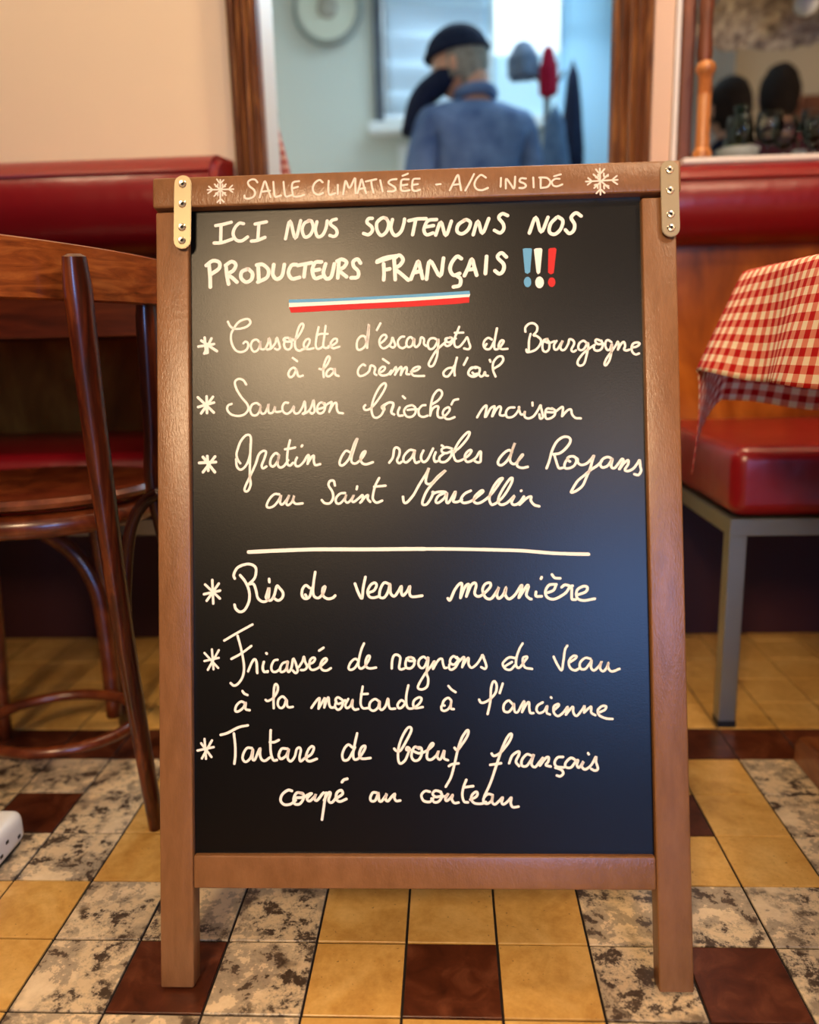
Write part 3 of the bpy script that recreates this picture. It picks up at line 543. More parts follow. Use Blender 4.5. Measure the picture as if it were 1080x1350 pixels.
{"n":"menu_line","p":"board","c":"w","s":[[2.56,127.4,513.5,122.0,513.6,116.6,508.3,113.8,501.7,116.5,499.5,121.9,501.6,127.3,508.2,129.3,512.7,128.1,504.7,130.8,502.8,135.4,508.0,138.1,512.5,134.8,504.6,136.7,501.9,140.8,505.3,143.3,511.9,142.1,506.6,144.8,503.1,152.0,503.5],
[2.56,186.6,521.8,185.3,526.7,181.3,526.5,179.9,522.0,183.8,515.2,184.5,508.6,181.0,503.3,175.6,503.4,172.5,506.6],
[2.55,197.2,513.7,191.8,513.0,187.7,508.5,187.7,503.7,191.7,502.8,197.1,508.3,198.5,512.3,197.1,506.2,199.7,503.5,203.8,506.9,206.5,511.4,204.3,506.1,206.4,504.2,211.8,508.1,215.8,511.2,215.2,505.4,213.1,503.3],
[2.55,213.1,503.3,218.5,509.3,221.4,511.1,221.1,507.1,223.7,503.9],
[2.55,210.1,520.4,209.5,517.5],
[2.55,233.4,528.8,229.3,521.1,226.8,511.8,226.7,506.5,230.4,503.0,236.3,505.0],
[2.55,228.0,519.8,233.3,520.2,240.0,520.7],
[2.7,258.2,508.6,259.0,503.3,262.1,502.6,269.1,510.2,275.4,521.0,283.3,533.2,285.9,538.5,283.3,530.1,282.6,523.0,287.8,522.0,295.6,529.9,303.5,535.7,294.1,526.8,284.6,516.2,279.8,507.0,278.5,500.8,282.8,500.4,287.6,506.8,290.1,513.0,289.2,513.0],
[2.7,290.1,511.4,293.8,512.9,300.0,513.4,303.1,512.8],
[2.7,301.5,511.9,295.3,508.9,292.5,503.4,295.2,501.8,301.5,506.6,304.3,512.1,303.6,503.2,306.0,501.9,310.8,509.5,313.3,513.2,312.3,508.0,310.7,503.1,315.3,502.4,319.9,504.8],
[2.69,329.3,513.9,323.1,510.9,319.0,505.4,321.4,501.3,329.1,502.8,336.9,508.2,342.2,512.7,340.1,513.7,333.8,508.2,332.2,502.7,336.8,500.5,344.5,504.4,352.3,511.9,360.2,522.6,362.7,526.3,358.7,524.8,352.4,516.6,348.5,505.8,350.6,499.0,355.2,500.2],
[2.69,355.2,500.2,363.0,507.1,370.9,519.3,372.8,526.1,369.4,524.6,361.6,513.3,357.7,504.1,359.8,498.9,365.9,500.0,372.1,505.4,374.6,507.6,371.5,500.8,374.5,498.3,379.7,500.7,384.4,506.8],
[2.69,381.8,513.0,381.5,512.7],
[2.69,379.7,498.5,387.4,505.2,392.1,506.6,391.4,502.7,395.0,498.0,400.1,496.4]]},
{"n":"divider_line","p":"board","c":"w","s":[[3.99,94.2,453.0,123.9,454.0,165.5,454.8,216.1,454.1,261.9,453.9,280.1,453.7],
[3.48,264.2,453.9,309.8,453.2,355.1,451.7,382.1,450.4,409.1,447.8,427.1,446.7,449.9,445.9]]},
{"n":"bullet_star","p":"board","c":"w","s":[[2.73,55.0,424.0,55.9,399.2],
[2.73,47.4,419.3,63.0,404.4],
[2.73,62.0,420.2,48.9,402.2],
[2.73,46.0,409.1,63.3,412.7]]},
{"n":"menu_line","p":"board","c":"w","s":[[2.88,79.1,425.3,78.0,429.3,82.2,436.7,91.6,440.3,98.4,439.2,101.8,435.1,100.4,425.8,94.1,419.2],
[2.88,84.8,428.7,90.1,422.0,94.1,412.6,94.2,401.9,89.8,392.7,84.4,390.1,79.9,393.3,78.6,397.6],
[2.88,94.1,419.2,99.0,419.2,101.6,412.5,103.4,404.5,108.8,400.5,114.2,403.1,115.6,415.0,113.1,408.4,112.3,404.4,116.8,401.7,120.9,407.0,123.7,416.8,126.4,414.9,130.3,409.5,129.2,404.2,124.9,401.6,120.3,404.3],
[2.88,115.7,424.3,115.9,421.1],
[2.87,158.5,414.5,154.5,417.2,151.0,413.3,150.4,406.6,153.8,403.1,158.4,405.2,160.7,413.2,161.2,414.5],
[2.87,153.9,407.4,154.9,405.8],
[2.87,164.6,430.9,163.2,422.4,162.0,411.8,163.2,405.7,167.8,403.8,172.4,408.2,175.1,415.6,172.4,413.5,172.6,406.4,177.1,402.9,182.5,403.6,185.4,406.0],
[2.86,206.4,418.4,210.0,408.6,213.6,402.7,215.1,413.8,217.6,425.2],
[2.86,221.7,409.0,226.5,411.1,229.2,416.3,227.1,419.0,222.6,416.4,219.6,409.8,221.6,404.5,226.4,403.4,231.7,404.9],
[2.86,242.5,417.5,237.2,418.9,233.1,412.3,232.2,404.4,237.0,403.5,241.1,409.6,243.3,417.5,243.7,408.2,247.6,404.7,251.7,409.5,255.2,415.2,255.1,408.1,256.9,405.4,260.9,409.3,264.2,415.1,263.6,408.0,266.2,404.0,276.8,404.9],
[2.85,303.5,401.8,305.9,400.2,310.7,410.3,315.4,416.4,318.5,416.4,316.7,402.6],
[2.85,316.7,402.3,321.5,413.3,324.6,416.3,325.5,414.7,322.9,404.0],
[2.84,322.9,403.7,327.7,414.7,331.7,417.7,333.2,414.7,331.5,407.0,334.5,403.6,339.8,405.4,347.5,412.9,347.6,417.5,342.4,416.1,339.8,410.0,342.8,402.3,348.9,401.3,355.1,409.8,356.7,412.8,354.5,405.2,356.5,401.2,361.2,405.1,364.4,412.8,363.3,405.1,367.2,400.5,373.4,405.0,379.7,414.1,380.6,412.6,377.3,401.9],
[2.84,377.9,402.5,385.8,414.0,387.3,412.5,385.0,404.9,388.0,400.9,390.1,400.2],
[2.84,395.1,407.5,395.0,403.2,400.8,402.9],
[2.84,401.2,422.7,400.5,421.2],
[2.83,416.2,415.2,408.6,414.4,404.8,407.7,406.9,401.6,414.4,400.0,425.2,405.9,429.8,412.0,432.9,413.5],
[2.83,407.3,406.7,413.1,409.1,415.6,413.7],
[2.83,411.9,425.3,414.8,421.9,420.3,421.3],
[2.83,421.6,412.1,425.3,414.5,431.4,412.0,431.8,405.9,432.0,399.8,435.7,399.1],
[2.83,438.8,404.3,446.4,407.2,448.0,411.8,443.5,412.7,437.4,408.8,437.2,401.2,443.2,398.1,455.4,399.8]]},
{"n":"bullet_star","p":"board","c":"w","s":[[2.4,54.0,350.9,55.6,330.1],
[2.4,46.1,347.2,60.6,331.4],
[2.4,61.4,350.0,49.5,329.5],
[2.4,46.0,338.8,61.3,342.0]]},
{"n":"menu_line","p":"board","c":"w","s":[[2.56,67.3,360.1,81.1,368.0,97.5,376.7],
[2.56,81.5,365.1,84.3,354.7,87.1,341.4,88.1,330.3,86.3,321.5,81.7,314.9,77.2,312.8,73.7,315.4],
[2.56,74.8,340.8,85.4,346.5,96.0,354.1],
[2.55,92.4,327.7,96.5,336.9,99.7,340.2,101.4,336.9,101.8,326.9],
[2.55,109.0,337.2,108.1,331.3,109.4,327.5,113.2,326.8],
[2.55,111.8,346.5,112.5,346.0],
[2.55,92.4,327.7,96.5,336.9,99.2,340.2,101.6,336.9,102.2,325.8],
[2.55,109.3,337.5,107.8,331.3,109.4,326.9,113.4,327.7],
[2.55,112.0,346.5,112.5,345.8],
[2.55,123.8,339.6,120.0,338.5,117.2,332.8,118.1,327.7,122.1,327.0,126.6,330.1],
[2.55,133.4,337.3,128.9,335.5,126.2,330.1,127.7,326.7,132.2,328.9,134.5,335.5,134.5,337.7,133.7,330.0,135.5,326.7,138.4,331.1,140.3,340.3,142.3,337.6,144.0,332.1,144.9,327.7,142.8,325.5,139.7,328.2],
[2.55,146.2,331.7,150.1,337.6,151.7,342.6,152.8,337.6,154.9,332.0,152.2,328.8,148.4,328.6],
[2.54,156.7,334.7,161.2,336.4,163.5,340.1,161.3,341.5,158.1,338.6,157.4,332.0,160.0,328.7,165.1,329.8,171.2,334.1,175.7,338.5,174.6,340.7,171.2,338.5,168.9,333.0,171.1,328.6,175.5,327.9,180.0,330.3],
[2.55,167.8,348.7,172.5,351.7],
[2.54,208.7,338.2,205.4,339.8,200.9,336.1,198.6,330.6,200.8,328.4,205.3,330.6,208.7,336.0],
[2.54,215.1,355.7,212.2,349.2,209.6,339.3,209.1,332.7,211.2,329.7,215.2,331.6,219.8,338.1,221.1,342.5,218.7,342.5,216.6,337.1,217.0,332.0,220.7,329.8,227.4,330.6],
[2.53,243.9,329.6,244.5,338.0,246.3,342.8,249.6,343.8,252.9,341.2,252.4,335.7,251.6,330.2,253.8,328.5,257.1,329.5],
[2.53,263.9,341.1,260.2,340.0,258.3,334.6,259.3,330.2,263.7,329.7,267.3,333.4,267.2,339.3,263.9,341.1],
[2.53,259.5,339.6,262.8,337.2,268.3,337.5],
[2.53,280.4,339.2,277.1,341.4,272.7,338.4,271.9,333.4,274.7,329.8,278.1,331.1,281.0,337.7,282.2,340.9,281.4,332.2,280.2,324.6,281.8,318.0,280.6,310.8,275.5,307.6,271.1,308.9,272.3,313.7,279.1,324.6,284.6,331.1,288.7,337.0,287.0,328.9],
[2.53,287.0,328.9,292.4,337.6,296.4,339.1,297.4,334.3,298.9,329.9,301.1,329.9],
[2.53,311.7,339.6,308.7,341.8,305.4,339.2,304.9,334.9,308.6,333.1,311.9,335.9,313.7,339.2],
[2.53,304.0,333.1,303.7,329.4,306.3,327.9,310.7,330.9,313.7,337.0,312.0,340.7],
[2.53,313.7,335.9,317.4,339.6,319.6,340.2,317.3,330.4],
[2.52,317.3,330.6,321.8,338.0,324.2,339.5,323.9,333.6,327.1,329.7,332.6,333.6,337.1,340.1,338.7,342.7,340.4,337.9,342.4,331.3,340.9,328.5,337.0,330.3],
[2.52,368.9,335.3,363.6,332.2,361.7,330.9],
[2.52,372.9,339.2,366.3,340.1,361.0,336.2,359.4,332.8,362.2,328.3,367.4,327.5,372.2,332.2],
[2.52,380.2,354.3,377.0,349.1,373.7,340.0,373.2,331.4,376.6,329.5,381.9,336.0,384.9,340.4,380.7,339.9,380.1,334.7,382.6,329.5,389.6,328.1],
[2.51,412.0,340.5,415.2,333.2,419.8,326.3,421.8,335.7,423.8,347.4,426.2,351.6],
[2.51,428.8,334.9,434.0,338.2,435.4,340.8,431.5,340.8,427.5,335.7,428.6,329.1,433.8,326.2,439.0,329.1],
[2.51,449.6,338.1,444.4,338.9,439.1,334.3,439.0,328.3,444.2,327.7,449.5,334.2,450.8,336.8,450.1,329.0,453.2,326.1,458.5,330.7,461.2,335.4,459.2,328.9,462.2,325.0,466.2,328.9,468.1,334.0,467.5,328.9,471.3,324.9,479.1,327.5]]},
{"n":"menu_line","p":"board","c":"w","s":[[2.55,89.2,294.3,84.5,296.0,79.7,292.0,78.4,286.6,81.5,285.7,86.8,289.6,89.7,295.0,89.2,288.4,93.7,287.0],
[2.55,86.2,307.0,88.1,304.4,91.5,302.8],
[2.55,110.7,297.7,113.1,296.5,119.1,300.0,123.4,307.0,123.5,312.2,121.6,314.1,119.9,310.6,119.1,300.0,119.2,289.0],
[2.55,132.1,298.3,128.6,301.1,124.5,298.1,123.5,292.7,126.1,289.2,129.7,290.6,132.8,298.1,133.3,291.7,135.6,289.8,139.4,290.3],
[2.54,159.0,289.1,164.4,296.6,166.9,298.8,167.7,298.3,166.5,288.3],
[2.54,166.8,288.6,171.7,297.0,173.4,298.7,172.6,289.5],
[2.54,172.6,289.5,175.7,298.2,177.2,299.5,177.7,293.2,179.4,289.5,183.1,289.5],
[2.54,192.0,296.9,187.0,299.9,184.5,296.9,186.9,293.2,192.0,294.9,194.5,296.9],
[2.54,185.2,295.7,183.9,290.5,186.9,287.0,190.7,289.5,192.5,294.9],
[2.54,197.8,298.1,194.7,291.9,196.4,288.7,200.2,291.1,202.5,297.3,202.0,290.6,204.4,287.1,208.2,287.6],
[2.54,213.2,310.9,211.6,301.7,210.8,293.1,213.2,288.6,218.2,288.6],
[2.54,211.4,303.0,218.4,303.4],
[2.53,230.3,295.4,225.8,297.9,220.8,294.3,220.2,288.1,224.4,285.8,229.0,289.3,230.8,295.4,230.7,288.5,233.2,286.8,237.0,290.9,239.6,298.4,240.2,291.7,241.9,287.9,246.9,287.9],
[2.53,257.0,294.5,253.3,296.5,249.5,292.1,250.7,288.4,254.4,289.6,258.5,295.3],
[2.53,261.0,311.9,258.9,302.7,258.5,293.3,260.6,288.3,265.6,288.3,271.9,292.7,274.5,297.7,272.0,299.4,267.0,296.5,265.7,291.5,268.1,288.3,275.6,289.3],
[2.52,296.1,291.2,298.4,290.8],
[2.52,305.4,296.0,302.3,298.7,297.9,296.1,296.1,291.7],
[2.52,295.0,290.0,295.3,286.5,298.3,285.3,302.2,287.3,304.8,291.7,305.4,296.0,304.8,288.2,307.9,287.0],
[2.52,302.7,311.0,305.8,307.4,310.0,304.6],
[2.52,334.3,296.7,336.0,293.8,339.8,293.8,346.0,297.5,351.3,303.6,352.8,310.6,351.0,315.3,348.5,314.1,346.7,307.1,346.0,295.8,344.2,287.1,342.8,281.9],
[2.52,359.0,313.1,355.7,303.4],
[2.51,368.7,292.0,364.6,295.6,359.9,291.5,359.7,285.2,364.4,283.8,368.9,288.7,370.1,292.9,370.7,284.6,374.0,283.8,378.3,291.4,381.1,294.7,378.4,283.7],
[2.51,378.4,283.7,383.3,292.0,385.8,293.6,385.9,287.3,386.9,282.9,390.0,282.6],
[2.51,399.8,293.5,394.8,290.5,393.3,285.9,396.0,282.6,401.0,284.5,404.4,289.9,403.7,283.1,406.9,281.1],
[2.51,408.4,298.7,408.9,298.1],
[2.51,411.7,285.8,416.1,289.9,415.4,291.8,411.2,289.1,411.1,283.0,415.1,279.4,420.7,283.0,425.4,289.0,423.4,280.8],
[2.51,423.4,280.8,429.0,287.6,430.9,288.4,431.1,282.9,434.3,279.4,439.9,285.6,442.7,289.7,442.0,282.9],
[2.5,442.0,282.9,448.1,288.3,449.5,288.3,449.4,282.8,453.4,280.1],
[2.5,457.0,282.8,463.1,285.5,464.8,289.1,460.4,289.3,456.2,285.3,457.5,280.1,464.2,276.8,471.0,276.2]]},
{"n":"bullet_star","p":"board","c":"w","s":[[2.55,45.4,257.1,46.8,236.4],
[2.55,53.3,255.6,42.5,236.9],
[2.55,37.9,245.1,55.0,248.6],
[2.55,41.8,252.6,52.6,238.4]]},
{"n":"menu_line","p":"board","c":"w","s":[[2.71,62.7,261.3,70.4,263.5,81.8,269.2,91.5,271.1],
[2.71,76.7,262.7,77.9,251.2,78.0,240.0,76.9,231.3],
[2.71,95.6,247.5,90.5,247.5,86.7,241.8,85.8,236.3,89.1,233.1,94.2,237.5,96.8,246.2,96.2,236.3,98.7,235.5,101.8,242.5,104.4,247.2,104.1,241.2,105.6,236.0,109.3,234.2,114.4,237.5],
[2.7,115.7,266.0,115.3,253.6,115.7,242.4,118.2,235.0,122.0,235.0],
[2.7,114.6,253.6,119.6,253.6,124.2,255.8],
[2.7,133.4,246.6,127.1,246.6,124.0,239.9,126.5,236.2,132.1,239.9,134.7,246.6,133.3,237.4,136.6,233.7,140.9,238.6,143.0,246.1,146.0,247.8,147.3,244.8,145.9,237.4,147.1,233.7,152.2,237.4],
[2.7,152.7,237.4,158.5,241.1,161.1,247.3,158.6,249.0,154.8,244.8,152.7,237.4,155.9,233.6,164.0,236.1],
[2.69,201.5,247.9,197.3,250.7,193.1,246.6,190.8,239.7,192.4,234.7,197.1,235.5,201.4,242.4,204.3,247.9],
[2.69,206.7,262.3,204.3,252.1,202.2,241.0,203.6,235.5,208.3,236.9,214.0,245.1,214.9,249.3,211.3,247.9,208.7,241.0,211.1,236.3,220.3,236.8],
[2.68,245.3,246.4,247.5,244.2,251.7,244.5,257.4,253.3,263.1,264.3,262.6,268.4,258.9,267.1,253.2,257.4,249.7,246.4,249.3,235.4,251.5,231.0,256.5,234.5,260.0,242.2,261.4,246.4,258.7,247.8,258.1,245.0,262.8,245.0],
[2.68,271.1,246.3,267.0,248.3,264.2,244.2,263.2,238.1,266.2,234.0,271.0,235.3,273.8,240.8,273.4,246.9,268.4,247.7],
[2.68,265.6,243.6,271.1,241.7,278.0,243.6,285.1,249.1,285.9,251.8,283.7,251.0,280.3,244.9,279.3,236.7,283.5,235.0,289.1,239.4,291.4,244.1,289.9,238.0,293.2,235.3,296.9,243.5,297.4,243.5,296.8,236.6,300.9,234.4],
[2.68,308.0,247.1,310.8,244.8,315.5,250.3,321.2,258.6,322.7,264.1,320.8,264.6,315.7,257.2,311.3,244.8,308.3,232.5,304.0,217.4,298.3,207.2],
[2.68,301.9,228.4,305.5,230.3,311.9,231.1],
[2.67,346.3,241.1,348.0,238.9,351.7,239.6,356.6,243.3,364.2,252.6,367.5,259.9,365.6,261.1,361.8,256.2,356.7,245.2,351.5,230.5,345.0,212.1,338.1,197.5],
[2.67,344.6,229.5,350.3,230.3,355.9,231.2],
[2.67,364.1,231.2,367.6,239.1,373.9,243.2,374.6,240.3,371.2,232.9,374.3,228.3],
[2.66,387.3,239.0,382.4,240.2,377.4,234.6,377.3,228.7,382.2,228.5,387.2,235.3,389.8,240.2,387.1,230.4,390.8,227.2,395.8,232.9,399.5,237.0,395.7,228.7],
[2.66,396.2,229.2,402.0,236.5,404.9,237.0,404.3,232.8,401.8,229.2,406.7,227.7],
[2.66,419.6,237.5,414.2,237.0,410.9,232.1,412.8,227.7,420.1,226.7],
[2.66,411.6,226.5,417.6,224.3,419.5,220.6,416.3,217.7,412.9,218.6],
[2.66,432.5,234.0,427.7,236.5,422.2,231.6,422.1,227.2,427.5,226.7,432.5,232.8,434.9,234.0,433.6,229.1,436.0,226.7,440.5,232.8,438.5,227.9,442.1,224.7,448.3,229.1,453.3,237.6,453.2,232.7,455.0,225.4,451.8,223.5,448.2,225.2],
[2.66,445.3,241.3,446.0,240.1]]},
{"n":"menu_line","p":"board","c":"w","s":[[2.86,137.5,202.9,133.5,203.7,127.6,199.7,125.4,193.2,129.3,188.7,136.0,189.3,141.4,193.2],
[2.85,148.1,200.2,142.8,201.0,139.5,195.8,140.0,189.8,145.3,189.3,149.4,194.5,149.4,199.7,145.5,201.0],
[2.85,140.9,195.8,149.4,196.3,153.4,198.4,156.9,200.2],
[2.85,158.2,200.2,153.4,195.0,156.0,192.4,161.4,197.1,162.7,199.7,161.3,194.5,164.0,193.2,169.4,199.7,170.7,201.0],
[2.85,173.4,201.0,171.1,187.9,168.8,173.3],
[2.85,171.1,193.2,176.0,201.0,178.1,200.2,175.9,193.2,179.1,190.8,183.9,195.8],
[2.85,185.2,195.8,190.6,199.7,189.3,203.6,184.8,201.0,183.9,194.5,187.8,191.9,194.5,194.5],
[2.85,190.2,212.0,192.1,214.3,195.8,215.4],
[2.84,226.3,201.0,222.3,201.0,219.6,195.8,220.9,192.4,224.9,193.2,227.6,199.7,228.1,201.0,228.8,193.2,231.4,192.4,235.5,197.6,236.8,199.7,235.4,194.5,238.0,192.4,242.1,197.1,245.3,199.7,244.7,195.8,246.7,192.6,250.7,192.9],
[2.68,281.6,202.0,276.9,202.7,272.9,198.5,275.1,192.7,281.4,191.6,285.0,195.0],
[2.68,293.2,201.9,287.4,203.1,284.6,199.6,288.0,196.6,294.3,197.8],
[2.68,283.3,195.0,286.1,191.3,290.7,192.0,294.3,197.3,292.8,201.9],
[2.67,294.3,197.3,297.8,197.3,300.9,200.1,297.8,195.0,298.9,192.7,302.4,195.0,305.5,198.9,304.3,194.3,307.0,190.4,311.2,190.9],
[2.67,319.7,214.2,316.6,206.5,315.3,198.5,317.0,192.0,321.0,191.1],
[2.67,316.6,206.3,321.2,207.0,326.6,207.7],
[2.67,323.3,193.9,329.2,196.6,331.1,200.1,329.3,201.9,325.3,198.5,324.5,193.9,327.9,190.2,334.9,189.7,339.5,191.5],
[2.67,346.6,198.5,342.0,199.6,337.8,196.2,337.2,191.5,340.7,189.7,345.3,192.7,346.6,198.5,346.0,191.5,348.7,189.0,353.4,192.7,357.0,196.1,355.7,190.9,358.0,189.2,362.7,192.7,365.8,196.1,365.0,190.4,367.2,186.2,373.0,186.7]]}]'''
# ---------------------------------------------------------------- structure: floor
T = .1
bm = NB(); bx(bm, (-2.3, -3.0, -.04), (2.9, 4.3, -.0022)); floor = struct('floor', bm, M_grout)
G_ = .0014
def tile_mesh(m):
    bm = NB(); bx(bm, (G_, G_, -.012), (T-G_, T-G_, 0)); top = [f for f in bm.faces if f.normal.z > .5]
    bmesh.ops.bevel(bm, geom=[e for e in top[0].edges], offset=.0004, segments=1, affect='EDGES')
    me = D.meshes.new('tile'); bm.to_mesh(me); bm.free(); me.materials.append(m); return me
TM = {k: tile_mesh(m) for k, m in (('Y', M_tile_y), ('M', M_tile_m), ('D', M_tile_d))}
def kind_of(i, j):
    if j == 5: return 'D'
    if j > 5: return 'Y'
    if i % 3 == 0 and j % 3 == 0: return 'D'
    a, b = (i+1)//3, (j+1)//3
    return 'Y' if (a+b) % 2 == 0 else 'M'
IN = [(i, j) for j in range(-2, 11) for i in range(-10, 10)]
IN = [(i, j) for i, j in IN if not (j > 6 and not -9 <= i <= 9)]
for i, j in IN:
    o = D.objects.new('tile', TM[kind_of(i, j)]); COL.objects.link(o); o.parent = floor
    o.location = (i*T, j*T, rnd.uniform(-.0004, .0002)); o.rotation_euler = (rnd.uniform(-.0015, .0015), rnd.uniform(-.0015, .0015), 0)
ins = set(IN)
bm = NB()
for i in range(-23, 29):
    for j in range(-30, 43):
        if (i, j) in ins: continue
        k = 'YMD'.index(kind_of(i, j)); x, y = i*T, j*T
        vs_ = [bm.verts.new(p) for p in ((x+G_, y+G_, -.0005), (x+T-G_, y+G_, -.0005), (x+T-G_, y+T-G_, -.0005), (x+G_, y+T-G_, -.0005))]
        f = bm.faces.new(vs_); f.material_index = k
o = link('outlying_tiles', bm, None, floor, mats=[M_tile_y, M_tile_m, M_tile_d]); o['kind'] = 'stuff'

# ---------------------------------------------------------------- structure: walls with the two openings
WY, WT = 1.08, .12          # face and thickness of the wall behind the benches
H = 2.75
OL, OR_ = -.318, .405       # doorway opening
ML, MR, MB_, MT = .548, 1.75, .985, 2.15     # framed opening on the right
def wallbox(name, boxes, m, **k):
    bm = NB()
    for lo, hi in boxes: bx(bm, lo, hi)
    return struct(name, bm, m, **k)
wallbox('wall_back', [((-2.3, WY, 0), (OL-.04, WY+WT, H)), ((OL-.04, WY, 2.35), (OR_+.04, WY+WT, H)),
    ((OR_+.04, WY, 0), (ML-.02, WY+WT, H)), ((ML-.02, WY, 0), (MR+.02, WY+WT, MB_-.02)), ((ML-.02, WY, MT), (MR+.02, WY+WT, H)), ((MR+.02, WY, 0), (2.9, WY+WT, H))], M_wall)
wallbox('wall_left', [((-2.42, -3.1, 0), (-2.3, 4.4, H))], M_panel)
wallbox('wall_right', [((2.9, -3.1, 0), (3.02, 4.4, H))], M_panel)
wallbox('ceiling', [((-2.42, -3.1, H), (3.02, 4.4, H+.1))], M_ceil)
# street side behind the photographer, one large window in it
wallbox('wall_front', [((-2.3, -3.1, 0), (.55, -3.0, H)), ((1.75, -3.1, 0), (2.9, -3.0, H)), ((.55, -3.1, 0), (1.75, -3.0, .5)), ((.55, -3.1, 1.6), (1.75, -3.0, H))], M_panel)
bm = NB()
for lo, hi in (((.5, -3.02, .45), (.57, -2.97, 1.65)), ((1.73, -3.02, .45), (1.8, -2.97, 1.65)), ((.57, -3.02, .45), (1.73, -2.97, .52)), ((.57, -3.02, 1.58), (1.73, -2.97, 1.65)), ((1.13, -3.02, .5), (1.17, -2.97, 1.6))):
    bx(bm, lo, hi, .004)
struct('window_1', bm, M_brownwall)
# entrance room and back dining room beyond the wall
FY = 3.55
wallbox('wall_entrance_left', [((-1.0, WY+WT, 0), (-.9, FY, H))], M_wall2)
bm = NB(); prism(bm, [(.475, WY+WT), (.50, WY+WT), (.97, FY+.3), (.92, FY+.3)], 0, H, 'Z'); struct('wall_partition', bm, mat('pale_blue_wall', (196, 224, 240), .6))
WX0, WX1, WZ0, WZ1 = -.245, .62, 1.70, 2.55
wallbox('wall_far', [((-1.0, FY, 0), (WX0, FY+.1, H)), ((WX0, FY, 0), (WX1, FY+.1, WZ0)), ((WX0, FY, WZ1), (WX1, FY+.1, H)), ((WX1, FY, 0), (.93, FY+.1, H))], M_wall2)
wallbox('wall_back_room', [((.93, FY+.3, 0), (2.9, FY+.4, H))], mat('buff_wall', (206, 186, 158), .8))
bm = NB(); bx(bm, (.93, 3.70, 0), (1.48, 3.72, H)); struct('wall_back_room_return', bm, mat('grey_wall', (150, 152, 154), .8))
# far window of the entrance: frame, mullion, panes, ledge
bm = NB()
bx(bm, (WX0-.03, FY-.03, WZ0-.03), (WX0+.012, FY+.04, WZ1), .004); win = struct('window_2', bm, mat('dark_grey_window_frame', (84, 90, 98), .5))
bm = NB(); bx(bm, (WX0-.06, FY-.09, WZ0-.08), (WX1, FY, WZ0-.03), .006); struct('trim_1', bm, M_white)
bm = NB(); bx(bm, (.27, FY-.02, WZ0), (.30, FY+.03, WZ1), .003); link('mullion', bm, M_white, win)
for a, b in ((WX0+.012, .27), (.30, WX1)):
    bm = NB(); bx(bm, (a, FY+.01, WZ0), (b, FY+.014, WZ1)); link('window_pane', bm, M_glass, win)
bm = NB(); bx(bm, (-.17, FY-.012, 1.0), (.10, FY, WZ0-.12), .004); struct('trim_2', bm, M_white)
bm = NB(); bx(bm, (WX1-.01, FY-.03, 0), (.88, FY-.004, 2.3), .006); dr = struct('door_2', bm, mat('pale_blue_door', (176, 214, 240), .35))
bm = NB(); bx(bm, (WX1+.02, FY-.036, 1.2), (.86, FY-.029, 2.2), .004); link('door_panel', bm, mat('pale_blue_door_panel', (190, 224, 244), .35), dr)
# white roller blind with soft horizontal folds, left pane
bm = NB(); g = []
for k in range(41):
    z = WZ0+.02 + (WZ1-WZ0-.03)*k/40
    g.append([bm.verts.new((x, FY-.045-.010*math.sin(k*.95+x*2.2), z+.02*math.sin(x*6+k))) for x in [WX0+.02+(.27-WX0-.02)*q/12 for q in range(13)]])
for A, B in zip(g, g[1:]):
    for q in range(12): bm.faces.new((A[q], A[q+1], B[q+1], B[q]))
bm2 = NB(); bx(bm2, (.285, FY-.02, WZ0-.03), (WX1, FY+.05, 1.955), .004); struct('trim_5', bm2, mat('pale_blue_panel', (206, 228, 238), .5))
bl = link('window_blind', bm, None, smooth=True, mats=[D.materials.new('translucent_blind')])
bl.modifiers.new('t', 'SOLIDIFY').thickness = .001
_m = bl.data.materials[0]; _m.use_nodes = True; _nt = _m.node_tree; _nt.nodes.clear()
_o = N(_nt, 'ShaderNodeOutputMaterial'); _t = N(_nt, 'ShaderNodeBsdfTranslucent'); _d = N(_nt, 'ShaderNodeBsdfDiffuse'); _x = N(_nt, 'ShaderNodeMixShader'); _x.inputs[0].default_value = .5
_t.inputs[0].default_value = _d.inputs[0].default_value = (.80, .88, .95, 1)
L(_nt, _t.outputs[0], _x.inputs[1]); L(_nt, _d.outputs[0], _x.inputs[2]); L(_nt, _x.outputs[0], _o.inputs[0])
tag(bl, 'pale softly folded blind over the far window left of the man', 'blind')
# light-coloured street facade outside that window
bm = NB(); bx(bm, (-3, 6.2, 0), (4, 6.3, 5)); struct('wall_street_facade', bm, mat('white_facade', (238, 240, 242), .8))
area('street_sun_bounce', (.4, 5.2, 4.6), (.5, 6.2, 2.4), 2.5, 1.2, 150, (.78, .9, 1))

# moulded doorway frame (jambs with fluting), pilaster and white trim strip
def moulding(x0, x1, z1, y0, name_, m):
    n = 44; pts = []
    for k in range(n+1):
        t = k/n; x = x0 + (x1-x0)*t
        d = .018 + .016*math.sin(PI*t)**.5 + .0045*math.cos(t*PI*10)
        if t < .04 or t > .96: d = .012
        pts.append((x, y0-d))
    pts += [(x1, y0), (x0, y0)]
    bm = NB(); prism(bm, pts, 0, z1, 'Z')
    for f in bm.faces: f.smooth = False
    return struct(name_, bm, m)
moulding(OL-.052, OL+.012, 2.42, WY, 'door_1_frame_left', M_gilt)
moulding(OR_-.022, OR_+.057, 2.42, WY, 'door_1_frame_right', M_gilt)
bm = NB()
bx(bm, (OL-.05, WY-.03, 2.33), (OR_+.055, WY, 2.44), .008); struct('door_1_frame_top', bm, M_gilt)
bm = NB(); bx(bm, (OL-.001, WY+.002, 0), (OL+.012, WY+WT+.01, 2.33), .002); struct('door_1_reveal_left', bm, M_white)
bm = NB(); bx(bm, (OR_+.058, WY-.014, 0), (ML-.045, WY, H), .003); struct('trim_3', bm, M_pil)
